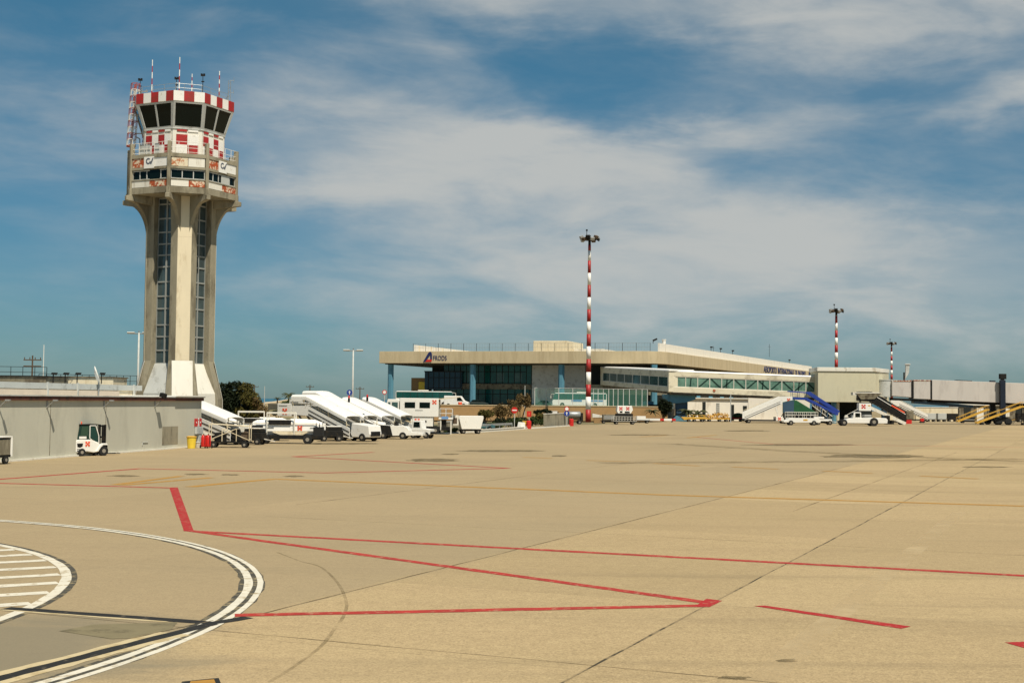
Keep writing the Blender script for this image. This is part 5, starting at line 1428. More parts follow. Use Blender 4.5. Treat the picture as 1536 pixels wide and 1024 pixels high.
# lift truck for reduced mobility passengers
lt = veh('lift_truck', 'tall white lift truck with two dark windows and an open rear platform', 'lift truck', 636, 650.5, 0)
b = MB(); b.box(-4.4, 3.0, -1.0, 1.0, .45, .85); b.build('chassis', M['dark'], lt); wheels(lt, (-3.3, .2, 1.4), .95, .45, .3)
b = MB(); b.box(-2.8, 1.75, -1.2, 1.2, 2.02, 4.2); bx = b.build('lift_body', M['white'], lt, bevel=.05)
b = MB(); b.box(-1.5, 1.1, -1.1, 1.1, .9, 2.0); b.build('scissor_housing', M['white'], lt, bevel=.03)
b = MB(); b.box(-.15, .35, -1.12, -1.09, 1.35, 1.6); b.build('vent', M['dark'], lt)
for x in (-1.62, .12):
    b = MB(); b.box(x - .62, x + .62, -1.225, -1.195, 3.05, 3.72); b.build('window', M['glassdk'], bx, bevel=.05)
emblem(lt, 1.25, -1.215, 3.75, .45); emblem(lt, -.75, -1.115, 1.5, .55)
b = MB(); b.box(-1.0, -.1, -1.22, -1.205, 2.75, 2.82); b.build('faded_marking', M['grey'], lt)
b = MB(); b.prism([(-4.5, .9), (-2.9, .9), (-2.9, 3.95), (-3.0, 4.05), (-4.25, 4.05), (-4.45, 3.2), (-4.5, 2.3)], -1.05, 1.05, 'y'); cb = b.build('cab', M['white'], lt, bevel=.06)
b = MB(); b.box(-3.75, -3.05, -1.07, -1.045, 2.9, 3.7); b.box(-4.2, -3.92, -1.07, -1.045, 2.95, 3.7); b.build('cab_window', M['glassgallery'], cb)
b = MB(); b.box(1.76, 3.4, -1.1, 1.1, 1.75, 1.95); b.build('rear_platform', M['white'], lt, bevel=.02)
b = MB(); b.prism([(1.6, 4.05), (4.2, 4.35), (4.2, 4.42), (1.6, 4.15)], -1.15, 1.15, 'y'); b.build('awning', M['cream'], lt)
b = MB()
for x in (1.9, 2.6, 3.35):
    for y in (-1.05, 1.05): b.tube((x, y, 1.95), (x, y, 3.0), .035, 6)
for y in (-1.05, 1.05):
    for z in (2.45, 3.0): b.tube((1.9, y, z), (3.35, y, z), .03, 6)
b.build('railing', M['white'], lt)
b = MB(); b.box(1.78, 1.85, -1.0, 1.0, 1.96, 4.05); b.build('rear_door', M['concrete_dk'], lt)
b = MB(); b.box(2.1, 2.9, -1.14, -1.105, 1.78, 2.1); b.build('blue_box', mat('light_blue', (.15, .30, .55), .5), lt)
b = MB(); b.box(-1.3, 1.5, -.85, .85, .86, .95); b.box(1.9, 2.6, -.8, .8, .9, 1.7); b.build('machinery', M['dark'], lt)
b = MB(); b.tube((2.0, -.95, .5), (2.0, -.95, 1.75), .08, 8); b.tube((3.2, -.95, .0), (3.2, -.95, 1.75), .08, 8); b.build('jack', M['offwhite'], lt)

# forklift by the wall
fk = veh('forklift', 'white forklift with dark cab and forks, parked against the grey wall', 'forklift', 129, 683.2, 46)
W_ = .58
b = MB(); b.prism([(-1.15, .28), (-1.2, .55), (-1.12, 1.02), (-.95, 1.10), (.05, 1.10), (.55, .92), (.78, .72), (.78, .30), (.25, .22), (-.25, .30), (-.95, .24)], -W_, W_, 'y'); bd_ = b.build('body', M['white'], fk, bevel=.06)
b = MB(); b.prism([(-.98, .86), (-.55, .86), (-.58, .66), (-.75, .58), (-.95, .62)], -W_ - .012, -W_ + .01, 'y'); b.box(-1.2, -1.12, -.3, .3, .72, .92); b.box(-.98, -.7, -W_ - .01, -W_ + .01, .44, .49); b.box(-.98, -.7, -W_ - .01, -W_ + .01, .32, .38); b.build('vent', M['dark'], bd_)
b = MB(); b.prism([(-.95, 1.10), (.62, 1.05), (.50, 2.08), (-.72, 2.08)], -.52, .52, 'y'); cb = b.build('cab', M['darkgreen'], fk, bevel=.04)
b = MB(); b.box(-.78, .58, -.56, .56, 2.08, 2.14); b.build('cab_roof', M['dark'], fk, bevel=.02)
b = MB(); b.prism([(-.74, 1.36), (-.18, 1.36), (-.16, 1.98), (-.62, 1.98)], -.53, -.515, 'y'); b.build('rear_quarter_window', mat('cab_green_glass', (.028, .065, .042), .12), cb)  # plain dark green colour for the rear pane
b = MB(); b.prism([(-.02, 1.28), (.36, .98), (.56, .86), (.52, 1.35), (.30, 2.0), (.0, 2.0)], -.535, -.522, 'y'); b.build('door_window', mat('cab_teal_glass', (.008, .045, .04), .1), cb)  # plain dark teal colour for the door pane
b = MB(); ring = [(-.06, 1.2), (.30, .92), (.46, .80), (.62, .82), (.60, 1.35), (.36, 2.04), (-.06, 2.04)]
for a, c in zip(ring, ring[1:] + ring[:1]): b.beam((a[0], -.55, a[1]), (c[0], -.55, c[1]), .05, .05)
b.build('door_frame', M['white'], cb)
b = MB(); b.box(-.82, -.30, -.56, -.53, 1.15, 1.32); b.build('number_plate', M['white'], fk)
emblem(fk, -.22, -W_ - .012, .82, .30)
b = MB(); b.prism([(.38, .30), (.62, .66), (.85, .84), (1.15, .84), (1.28, .70), (1.15, .72), (.9, .72), (.72, .56), (.55, .30)], -.66, -.40, 'y'); b.prism([(.38, .30), (.62, .66), (.85, .84), (1.15, .84), (1.28, .70), (1.15, .72), (.9, .72), (.72, .56), (.55, .30)], .40, .66, 'y'); b.build('mudguard', M['white'], fk, bevel=.02)
wheels(fk, (-.62,), .52, .26, .2); wheels(fk, (.95,), .54, .33, .24)
b = MB(); b.box(1.12, 1.22, -.42, -.30, .15, 2.1); b.box(1.12, 1.22, .30, .42, .15, 2.1); b.box(1.0, 1.12, -.30, -.2, .15, 2.08); b.box(1.0, 1.12, .2, .3, .15, 2.08)
for z in (.5, 1.2, 1.95): b.box(1.1, 1.2, -.30, .30, z, z + .1)
b.build('mast', M['dark'], fk)
b = MB(); b.box(1.24, 1.30, -.5, .5, .25, .7); b.build('carriage', M['dark'], fk)
for y in (-.3, .3):
    b = MB(); b.box(1.30, 2.35, y - .06, y + .06, .10, .15); b.box(1.30, 1.36, y - .06, y + .06, .1, .65); b.build('fork', M['dark'], fk)
b = MB(); b.lathe([(.07, 2.14), (.07, 2.26), (.04, 2.31), (.01, 2.32)], 10, (-.52, -.2, 0)); b.build('beacon', M['orange_red'], fk)

# baggage cart at the picture edge
bc = veh('baggage_cart', 'white covered baggage cart cut by the left picture edge, against the grey wall', 'cart', -24, 696.5, 75)
b = MB(); b.box(-1.4, 1.4, -.75, .75, .40, .52); b.build('bed', M['dark'], bc); wheels(bc, (-1.0, 1.0), .68, .24, .16)
b = MB(); b.prism([(-1.4, .52), (1.4, .52), (1.5, 1.45), (1.5, 1.55), (-1.5, 1.55), (-1.5, 1.45)], .68, .74, 'y'); b.box(-1.5, 1.5, -.8, .8, 1.55, 1.62)
b.prism([(-.75, .52), (.75, .52), (.8, 1.55), (-.8, 1.55)], 1.38, 1.44, 'x'); b.prism([(-.75, .52), (.75, .52), (.8, 1.55), (-.8, 1.55)], -1.44, -1.38, 'x'); b.build('cover', M['white'], bc, bevel=.02)
b = MB(); b.box(-1.36, 1.36, -.76, -.72, .55, 1.42); b.build('curtain', M['concrete'], bc)
b = MB(); b.tube((-1.45, -.78, .45), (-1.45, -.78, 1.55), .05, 6); b.tube((1.45, -.78, .45), (1.45, -.78, 1.55), .05, 6); b.build('corner_post', M['white'], bc)
# bins and extinguishers at the wall end
def bin_(name, lab, cat, u, v, r, h, m, lid, Y=None):
    t = thing(name, lab, cat, G(u, v)); b = MB(); b.lathe([(r * .8, 0), (r, h * .85), (r, h * .9)], 14); b.build('body', M[m], t, smooth=False, bevel=.02)
    b = MB(); b.lathe([(r * 1.1, h * .9), (r * 1.1, h * .95), (r * .6, h), (.02, h)], 14); b.build('lid', M[lid], t); return t
bin_('waste_bin', 'yellow waste bin with an orange lid at the end of the grey wall', 'bin', 287, 672.3, .38, .98, 'brightyellow', 'yellow')
bin_('bucket', 'small pale bucket between the yellow bin and the red extinguishers', 'bucket', 297.5, 671.8, .26, .48, 'offwhite', 'ltgrey')
for u, lab in ((305.2, 'left one of two red wheeled fire extinguishers at the wall end'), (312.2, 'right one of two red wheeled fire extinguishers at the wall end')):
    t = thing('fire_extinguisher', lab, 'extinguisher', G(u, 672), group='red wheeled extinguishers'); b = MB(); b.lathe([(.2, .12), (.21, .2), (.21, .85), (.14, 1.02), (.05, 1.06)], 14); b.build('cylinder', M['brightred'], t, smooth=True)
    b = MB(); b.tube((0, 0, 1.05), (0, 0, 1.16), .04, 8); b.tube((0, -.05, 1.12), (.16, -.2, .9), .025, 6); b.tube((.16, -.2, .9), (.16, -.22, .35), .025, 6); b.build('hose', M['black'], t)
    for s in (-1, 1):
        b = MB(); b.tube((s * .24, .12, .16), (s * .3, .12, .16), .16, 14); b.build('wheel', M['black'], t)

# buses on the forecourt and other forecourt vehicles
def bus(t, L=12.0, m2='ltgrey'):
    b = MB(); b.prism([(-L / 2, .35), (L / 2, .35), (L / 2 + .05, 1.2), (L / 2 - .45, 2.9), (L / 2 - .7, 3.12), (-L / 2 + .2, 3.12), (-L / 2, 2.9)], -1.25, 1.25, 'y'); bd = b.build('body', M['white'], t, bevel=.08)
    for s in (-1, 1):
        b = MB(); b.prism([(-L / 2 + .15, 1.75), (L / 2 - .08, 1.65), (L / 2 - .48, 2.98), (-L / 2 + .12, 2.98)], min(s * 1.25, s * 1.275), max(s * 1.25, s * 1.275), 'y'); wn_ = b.build('window', M['glassteal'], bd)
        b = MB()
        for i in range(1, 8): b.box(-L / 2 + i * L / 8 - .04, -L / 2 + i * L / 8 + .04, min(s * 1.275, s * 1.285), max(s * 1.275, s * 1.285), 1.76, 2.84)
        b.build('window_bar', M['darkint'], wn_)
        b = MB(); b.box(-L / 2 + .8, -L / 2 + 4.2, s * 1.25 - .02, s * 1.25 + .02, 1.25, 1.6); b.box(-.5, 1.8, s * 1.25 - .02, s * 1.25 + .02, 1.2, 1.65); b.build('livery_stripe', mat('livery_blue', (.09, .22, .45), .5, .3, 1.5), bd)
    b = MB(); b.prism([(L / 2 + .06, 1.3), (L / 2 + .09, 1.3), (L / 2 - .46, 2.95), (L / 2 - .5, 2.95)], -1.1, 1.1, 'y'); b.build('windscreen', M['glassdk'], bd)
    b = MB(); b.box(-1.5, .6, -.7, .7, 3.2, 3.38); b.build('roof_unit', M['offwhite'], t, bevel=.05)
    wheels(t, (-L * .28, L * .32), 1.15, .5, .3)
    b = MB(); b.path([(L / 2 - .6, -1.2, 2.9), (L / 2 + .25, -1.35, 2.8), (L / 2 + .3, -1.35, 2.3)], .05); b.box(L / 2 + .18, L / 2 + .4, -1.5, -1.2, 1.95, 2.4); b.build('mirror', M['offwhite'], t)
    return t
p = at(646, 0, 274); bus(thing('coach', 'white coach with dark windows parked on the forecourt above the lift truck', 'coach', (p.x, p.y, LV + .0), 0))
p = at(874, 0, 296); bus(thing('coach', 'coach standing behind the green glass screen and the tall light mast', 'coach', (p.x, p.y, LV + .1), 180))
def van(t):
    b = MB(); b.prism([(-2.4, .35), (2.5, .35), (2.55, .95), (1.7, 1.25), (1.0, 2.2), (-2.4, 2.25)], -.95, .95, 'y'); bd = b.build('body', M['white'], t, bevel=.08)
    b = MB(); b.prism([(.25, 1.2), (1.5, 1.2), (.9, 2.0), (.25, 2.0)], -.965, -.94, 'y'); b.build('window', M['glassdk'], bd)
    wheels(t, (-1.5, 1.6), .85, .36, .22); return t
p = at(692, 0, 270); van(thing('van', 'white van nose parked at the retaining wall right of the coach', 'van', (p.x, p.y, LV), -6))
p = at(697.5, 0, 266); t = thing('barrier_drum', 'red drum standing before the nose of the white van', 'drum', (p.x, p.y, LV)); b = MB(); b.lathe([(.38, 0), (.42, .1), (.38, .5), (.42, .9), (.36, 1.0)], 14); b.build('body', M['orange_red'], t)
def car(t, m):
    b = MB(); b.prism([(-2.1, .3), (2.1, .3), (2.15, .7), (1.5, .88), (.7, .95), (-1.9, .98), (-2.12, .8)], -.85, .85, 'y'); bd = b.build('body', m, t, bevel=.08)
    b = MB(); b.prism([(-1.85, .97), (.85, .95), (.25, 1.45), (-1.3, 1.48)], -.75, .75, 'y'); b.build('cabin', M['glassdk'], bd, bevel=.06)
    b = MB(); b.prism([(-1.25, 1.47), (.2, 1.44), (.15, 1.5), (-1.2, 1.53)], -.7, .7, 'y'); b.build('roof', m, bd)
    wheels(t, (-1.3, 1.35), .78, .31, .2); return t
cars = mat('car_dark', (.015, .03, .025), .3); cart = mat('car_teal', (.045, .12, .13), .3); carw = mat('car_silver', (.42, .44, .42), .3)
p = at(818, 0, 288); car(thing('parked_car', 'dark car behind the green glass screen left of the second coach', 'car', (p.x, p.y, LV), 175), cars)
p = at(725, 0, 300); car(thing('parked_car', 'dark car on the forecourt in front of the dark glass and second column', 'car', (p.x, p.y, LV), 10), cars)
for u, v, h, m, lab in ((717, 645.5, 20, cart, 'teal car in the sunken lane right of the white box cart'),):
    car(veh('parked_car', lab, 'car', u, v, h), m)
# flared white box cart
wc = veh('box_cart', 'white flared box container on a low dark cart by the grey wall end', 'cart', 705, 650.2, 12)
b = MB(); b.prism([(-1.15, .55), (1.15, .55), (1.5, 1.9), (1.45, 2.15), (-1.45, 2.15), (-1.5, 1.9)], -.8, .8, 'y'); b.build('container', M['white'], wc, bevel=.04)
b = MB(); b.box(-1.25, 1.25, -.7, .7, .35, .53); b.build('bed', M['dark'], wc); wheels(wc, (-.9, .9), .66, .25, .16)
b = MB(); b.box(-2.3, -1.5, -.6, .6, 1.0, 2.2); b.build('side_box', M['offwhite'], wc, bevel=.03); b = MB(); b.box(-2.2, -1.7, -.62, -.59, 1.2, 1.9); b.build('opening', M['trunk'], wc)
# grey ramp walls and guard rail
def low_wall(lab, pts, h, m, th=.3):
    base = G(*pts[0]); t = thing('ramp_wall', lab, 'wall', base); q = [G(*p) - base for p in pts]
    b = MB()
    for a, c in zip(q[:-1], q[1:]):
        n = Vector(((c - a).y, -(c - a).x, 0)).normalized() * th
        b.loft([[a, c, c - n, a - n], [p + Vector((0, 0, h)) for p in (a, c, c - n, a - n)]])
    b.build('wall', m, t)
    b = MB()
    for a, c in zip(q[:-1], q[1:]):
        n = Vector(((c - a).y, -(c - a).x, 0)).normalized() * th
        b.loft([[p + Vector((0, 0, h + .002)) for p in (a + n * .2, c + n * .2, c - n * 1.2, a - n * 1.2)], [p + Vector((0, 0, h + .08)) for p in (a + n * .2, c + n * .2, c - n * 1.2, a - n * 1.2)]])
    b.build('coping', M['offwhite'], t)
low_wall('short grey wall behind the green bush beside the white box cart', [(660, 649.8), (690, 648.2)], 1.35, M['concrete'])
low_wall('grey sloping ramp wall left of the light mast with a white cabin above', [(818, 640.3), (852, 638)], 2.0, M['concrete'])
low_wall('pale low wall along the apron edge below the guard rail', [(712, 648.8), (760, 645.6), (790, 643.2)], .28, M['offwhite'])
gr = thing('guard_rail', 'metal guard rail along the sunken lane behind the apron edge', 'guard rail', G(708, 647.5))
b = MB(); q = [G(*p) - gr.location for p in ((708, 647.5), (768, 643.8))]
b.beam(q[0] + Vector((0, 0, .8)), q[1] + Vector((0, 0, .8)), .08, .3); b.build('rail', M['steel'], gr)
for i in range(7):
    c = q[0].lerp(q[1], i / 6); b = MB(); b.box(-.06, .06, -.06, .06, 0, .8, 0, Matrix.Translation(c + Vector((0, .12, 0)))); b.build('post', M['steel'], gr)
# white cabin and tank above the ramp
cbn = thing('site_cabin', 'small white cabin box standing over the grey ramp wall', 'cabin', at(828, 625, 240)); cbn.location.z = 0
b = MB(); z0 = at(828, 625, 240).z; b.box(-.95, .95, 0, 1.6, z0, z0 + 1.0); b.box(-1.0, 1.0, -.05, 1.65, z0 + 1.0, z0 + 1.05); b.build('shell', M['white'], cbn, bevel=.02); b = MB(); b.box(.96, 1.25, .1, 1.5, z0 + .1, z0 + .9); b.build('door', M['trunk'], cbn); b = MB(); b.box(-.8, .8, .2, 1.4, 0, z0 - .002); b.build('plinth', M['concrete'], cbn)
tk = veh('tank_trailer', 'grey cylindrical tank trailer beside the foot of the tall light mast', 'tank trailer', 861, 636, 8)
b = MB(); b.lathe([(.1, -1.2), (.5, -1.15), (.62, -1.0), (.62, 1.0), (.5, 1.15), (.1, 1.2)], 16); o = b.build('tank', M['steel'], tk, smooth=True); o.rotation_euler = (0, PI / 2, 0); o.location = (0, 0, 1.65)
b = MB(); b.box(-1.4, 1.4, -.5, .5, .75, .98); b.box(1.1, 1.5, -.6, .6, .6, 2.0); b.build('frame', M['dark'], tk); wheels(tk, (-.9, .9), .55, .36, .2)
# edge bins, red drums
t = veh('waste_bin', 'yellow bin beside a red drum at the apron edge below the no entry sign', 'bin', 787.5, 642.8, 0); b = MB(); b.box(-.34, .34, -.34, .34, 0, 1.05); b.build('body', M['brightyellow'], t, bevel=.04); b = MB(); b.box(-.38, .38, -.38, .38, 1.05, 1.15); b.build('lid', M['yellow'], t)
t = veh('concrete_block', 'white tapered block left of the yellow bin at the apron edge', 'block', 782, 643.4, 0); b = MB(); b.prism([(-.65, 0), (.6, 0), (.5, .95), (-.45, 1.0)], -.4, .4, 'y'); b.build('block', M['white'], t, bevel=.03); b = MB(); b.tube((0, 0, 1.0), (0, 0, 1.1), .1); b.build('lifting_eye', M['dark'], t)
for u, v, lab in ((793, 643, 'red drum right of the yellow bin at the apron edge'), (857, 638.8, 'red drum at the foot of the blue arrow sign by the mast')):
    t = veh('drum', lab, 'drum', u, v, 0); b = MB(); b.lathe([(.36, 0), (.38, .4), (.36, .42), (.38, .8), (.36, 1.1), (.2, 1.2)], 14); b.build('body', M['brightred'], t); b = MB(); b.tube((.0, 0, 1.2), (0, 0, 1.3), .07); b.build('cap', M['dark'], t)

# road signs
def sign(name, lab, u, vb, parts, Y=None, hp=None):
    g = G(u, vb); t = thing(name, lab, 'road sign', g); d = g.y
    zt_ = max(at(u, v, d).z for v, *_ in parts) + .35
    b = MB(); b.tube((0, 0, 0), (0, 0, zt_), .06, 8); b.build('post', M['ltgrey'], t)
    for v, kind, r in parts:
        z = at(u, v, d).z
        def disc(rr, y, m, nm, par=t):
            b = MB(); b.tube((0, y, z), (0, y - .02, z), rr, 24); return b.build(nm, M[m], par)
        if kind == 'noentry':
            o = disc(r, -.07, 'brightred', 'sign_disc'); b = MB(); b.box(-r * .72, r * .72, -.105, -.092, z - r * .18, z + r * .18); b.build('white_bar', M['white'], o)
        elif kind == 'blue':
            o = disc(r, -.07, 'blue', 'sign_disc'); b = MB(); b.prism([(-r * .14, z - r * .6), (r * .14, z - r * .6), (r * .14, z + r * .1), (r * .4, z + r * .1), (0, z + r * .65), (-r * .4, z + r * .1), (-r * .14, z + r * .1)], -.105, -.092, 'y'); b.build('white_arrow', M['white'], o)
        elif kind == 'limit':
            o = disc(r, -.07, 'brightred', 'sign_disc'); b = MB(); b.tube((0, -.092, z), (0, -.105, z), r * .68, 20); o2 = b.build('white_field', M['white'], o)
        elif kind == 'redplate':
            b = MB(); b.box(-r * .8, r * .8, -.1, -.07, z - r, z + r); o = b.build('sign_plate', M['brightred'], t); b = MB(); b.box(-r * .2, r * .2, -.115, -.102, z - r * .5, z + r * .5); b.build('symbol', M['orange_red'], o)
    return t
sign('road_sign', 'round no entry sign on a pole among the shrubs', 771.5, 642, [(615, 'noentry', .46)])
sign('road_sign', 'red plate sign above the red drum at the apron edge', 793.5, 641.5, [(620.5, 'redplate', .42)])
sign('road_sign', 'speed limit disc above a round blue arrow sign left of the light mast', 850, 638.5, [(613, 'limit', .42), (619.8, 'blue', .46)])
sign('road_sign', 'round blue sign rising above the stairs left of the lamp post', 523.5, 648, [(588.5, 'blue', .35)])
sign('road_sign', 'small red ringed sign left of the first blue terminal column', 576, 645, [(588, 'limit', .3)])

# green glass screen on the retaining wall
sc = thing('glass_screen', 'long pale green glass screen with steel posts on the retaining wall', 'screen', TW0 + Vector((0, 0, LV + .5)))
dd_ = (TW1 - TW0)
def sc_at(u):
    f = 0.0
    lo, hi = 0.0, 1.0
    for _ in range(40):
        m_ = (lo + hi) / 2; p = TW0 + dd_ * m_
        if p.x / p.y < ray(u, 605)[0] / ray(u, 605)[1]: lo = m_
        else: hi = m_
    return dd_ * lo
pu = [802, 819, 838, 859, 880, 890, 897, 905, 913, 920, 927, 935, 944, 954, 963, 971]
for i, u in enumerate(pu):
    p = sc_at(u); ht = 3.55 - .001 * i; b = MB(); b.box(-.07, .07, -.07, .07, 0, ht, 0, Matrix.Translation(p)); b.build('post', M['ltgrey'], sc)
    if i:
        q = sc_at(pu[i - 1]); b = MB(); dv = (p - q).normalized(); b.loft([[q + dv * .09, p - dv * .09, p - dv * .09 + Vector((0, .03, 0)), q + dv * .09 + Vector((0, .03, 0))], [x + Vector((0, 0, ht - .1)) for x in (q + dv * .09, p - dv * .09, p - dv * .09 + Vector((0, .03, 0)), q + dv * .09 + Vector((0, .03, 0)))]]); b.build('glass_pane', M['fenceglass'], sc)
b = MB(); b.beam(sc_at(802) + Vector((0, 0, 3.56)), sc_at(971) + Vector((0, 0, 3.56)), .12, .08); b.build('top_rail', M['ltgrey'], sc)

# dollies and loads at the apron edge
def dolly(t, L=3.4, load='cargo'):
    b = MB(); b.box(-L / 2, L / 2, -.8, .8, .45, .58); b.beam((L / 2, 0, .5), (L / 2 + .8, 0, .35), .07, .07); b.build('bed', M['dark'], t); wheels(t, (-L * .35, L * .35), .7, .26, .18)
    if load == 'cage':
        b = MB()
        for y in (-.78, .78):
            for z in (.62, 1.0, 1.4): b.beam((-L / 2, y, z), (L / 2, y, z), .05, .06)
            for i in range(9): x = -L / 2 + L * i / 8; b.beam((x, y, .58), (x, y, 1.45), .05, .05)
        for x in (-L / 2, L / 2):
            for z in (.62, 1.0, 1.4): b.beam((x, -.78, z), (x, .78, z), .05, .06)
        b.build('cage', M['offwhite'], t)
    return t
d1 = veh('cargo_dolly', 'pale caged cargo dolly carrying white machines, right of the light mast', 'dolly', 936, 636.3, 6); dolly(d1, 4.2, 'cage')
t = thing('power_unit', 'white ground power unit with red marks riding on the caged dolly', 'power unit', G(936, 636.3) + Vector((0, .1, .58)), 6)
b = MB(); b.box(-1.5, 1.5, -.6, .6, 0, 1.35); b.build('frame', M['dark'], t); b = MB(); b.prism([(-1.2, 1.36), (1.1, 1.36), (1.5, 2.0), (1.3, 2.75), (-1.3, 2.75), (-1.4, 1.8)], -.65, .65, 'y'); b.build('housing', M['white'], t, bevel=.05); emblem(t, -.7, -.665, 2.25, .55, mi='brightred'); emblem(t, .55, -.665, 2.25, .55, mi='brightred')
b = MB(); b.box(-.9, -.4, -.67, -.64, 1.5, 1.8); b.box(.0, .9, -.67, -.64, 1.45, 1.75); b.build('vent', M['dark'], t); b = MB(); b.tube((.9, 0, 2.75), (.9, 0, 3.0), .1); b.build('exhaust', M['dark'], t)
d2 = veh('cargo_dolly', 'grey dolly with a low dark generator left of the caged dolly', 'dolly', 914, 635, 4); dolly(d2, 3.2); b = MB(); b.box(-1.3, 1.2, -.6, .6, .59, 1.7); b.build('generator', M['concrete_dk'], d2, bevel=.05); b = MB(); b.box(-1.1, .9, -.62, -.6, .8, 1.5); b.build('side_panel', M['grey'], d2)
d3 = veh('cargo_dolly', 'flat dolly with a white case right of the caged dolly', 'dolly', 960, 634.5, 5); dolly(d3, 3.6); b = MB(); b.box(-.7, 1.0, -.6, .6, .59, 1.35); b.build('case', M['white'], d3, bevel=.03)
t = veh('equipment_case', 'cream control box left of the dark generator behind the light mast', 'box', 898, 634.5, 0); b = MB(); b.box(-.9, .9, -.5, .5, 0, 1.05); b.build('base', M['tan'], t); b = MB(); b.prism([(-1.2, 1.05), (1.2, 1.05), (1.1, 1.35), (-.9, 1.75), (-1.2, 1.75)], -.55, .55, 'y'); b.build('cover', M['offwhite'], t, bevel=.03)
t = veh('barrier', 'low white and red barrier in front of the blue pier', 'barrier', 990, 632.6, 0)
b = MB()
for i in range(8): b.box(-3.2 + i * .8, -2.4 + i * .8, -.15, .15, .25, .7, 1 if i in (4, 7) else 0)
b.build('board', [M['white'], M['brightred']], t); b = MB(); b.box(-2.6, -2.3, -.3, .3, 0, .25); b.box(2.3, 2.6, -.3, .3, 0, .25); b.build('feet', M['dark'], t)
y1 = veh('cargo_dolly', 'yellow flat cargo dolly with tapered end, leftmost of the yellow pair', 'dolly', 1037, 632.4, 0, 'yellow dollies')
b = MB(); b.prism([(-2.2, 1.0), (3.0, 1.0), (3.0, .65), (-.8, .5), (-1.6, .35)], -.9, .9, 'y'); b.build('bed', M['yellow'], y1, bevel=.03); wheels(y1, (-.6, .6, 2.2), .8, .3, .2)
b = MB()
for x in (-.9, .3, 1.5, 2.7): b.tube((x, -.85, 1.0), (x, -.85, 1.45), .05, 6)
b.tube((-.9, -.85, 1.4), (2.7, -.85, 1.4), .04, 6); b.build('rail', M['yellow'], y1)
y2 = veh('cargo_dolly', 'yellow cargo dolly heaped with straw coloured netting by the slim pole', 'dolly', 1072, 632.2, 0, 'yellow dollies')
b = MB(); b.box(-3.8, 3.2, -.9, .9, .5, .75); b.build('bed', M['yellow'], y2); wheels(y2, (-2.6, -1.2, 1.0, 2.4), .8, .3, .2)
b = MB(); leaf_cloud(b, [(-1.8, 0, 1.05, 1.7, .8, .5, 0), (1.2, 0, 1.2, 1.9, .8, .7, 0)], 500, .28); b.build('netting', M['yellow'], y2, norm=False)
t = veh('cargo_dolly', 'red dolly loaded with a dark green covered bundle', 'dolly', 1103, 631.8, 0); dolly(t, 3.2); b = MB(); b.box(-1.9, 1.9, -.85, .85, .59, .85); b.build('frame', M['brightred'], t); b = MB(); b.lathe([(1.3, .86), (1.25, 1.3), (.9, 1.7), (.3, 1.85), (.02, 1.87)], 14, (.6, 0, 0)); b.build('bundle', M['hedge'], t, smooth=True)
t = veh('catering_rack', 'dark rack of white equipment standing before the pale wall behind the stairs', 'rack', 1133, 630.5, 0)
b = MB()
for x in (-1.5, 0, 1.5): b.beam((x, 0, 0), (x, 0, 3.6), .15, .5)
for z in (.5, 1.7, 2.8, 3.5): b.beam((-1.7, 0, z), (1.7, 0, z), .6, .14)
b.build('frame', M['dark'], t); b = MB()
for x, z, w_, h_ in ((-.9, .58, 1.1, .7), (.7, .58, 1.2, .5), (-.7, 1.78, .8, .4), (.8, 1.78, 1.0, .6), (-.8, 2.88, .9, .6), (.6, 3.58, 1.5, .5), (-.7, 3.58, .7, .7)): b.box(x - w_ / 2, x + w_ / 2, -.35, .35, z, z + h_)
b.build('equipment', M['offwhite'], t, bevel=.04)

# right apron: stairs without canopies
r1 = veh('boarding_stair', 'white solid sided boarding stair with emblem facing left before the gallery', 'boarding stair', 1151, 634.5, 183)
air_stair(r1, L=9.8, zlow=.9, ztop=4.1, plat=2.5, canopy=None, bal=1.35, W=1.0, hood=None)
emblem(r1, -4.1, 1.09, 4.75, .6)
b = MB(); b.box(-5.2, -1.5, -1.1, 1.1, .5, 1.35); b.build('truck_body', M['white'], r1, bevel=.06); b = MB(); b.box(-4.9, -3.6, -1.0, 1.0, 1.36, 2.2); cb = b.build('truck_cab', M['white'], r1, bevel=.1); emblem(r1, -2.2, 1.12, .95, .55); b = MB(); b.box(-4.6, -3.8, 1.0, 1.02, 1.5, 2.05); b.build('cab_window', M['glassdk'], cb)
b = MB(); b.beam((-2.0, 1.02, 1.3), (-1.3, 1.02, 4.1), .12, .2); b.build('strut', M['white'], r1)
# white flatbed with railings
t = veh('service_truck', 'white low service truck with a railed deck in front of the green tarpaulin', 'service truck', 1200, 637.5, 0)
b = MB(); b.prism([(-3.2, .5), (3.6, .5), (3.7, .9), (3.2, 1.35), (-2.2, 1.35), (-2.6, 1.0), (-3.3, .8)], -1.0, 1.0, 'y'); b.build('body', M['white'], t, bevel=.06); wheels(t, (-1.9, 2.4), .95, .45, .3)
b = MB()
for i in range(9):
    for y in (-.95, .95): x = -2.6 + i * .72; b.tube((x, y, 1.35), (x, y, 2.45), .035, 6)
for z in (1.9, 2.45):
    for y in (-.95, .95): b.tube((-2.6, y, z), (3.16, y, z), .035, 6)
b.build('railing', M['offwhite'], t)
b = MB(); b.box(-1.0, .2, -.5, .5, 1.36, 1.95); b.box(1.4, 2.4, -.6, .6, 1.36, 1.8); b.build('machinery', M['dark'], t); b = MB(); b.box(.4, 1.2, -1.02, -.99, .85, 1.15); b.build('yellow_plate', M['yellow'], t)
t = veh('equipment_trailer', 'low white equipment trailer between the service truck and the pushback tractor', 'trailer', 1238, 637, 0)
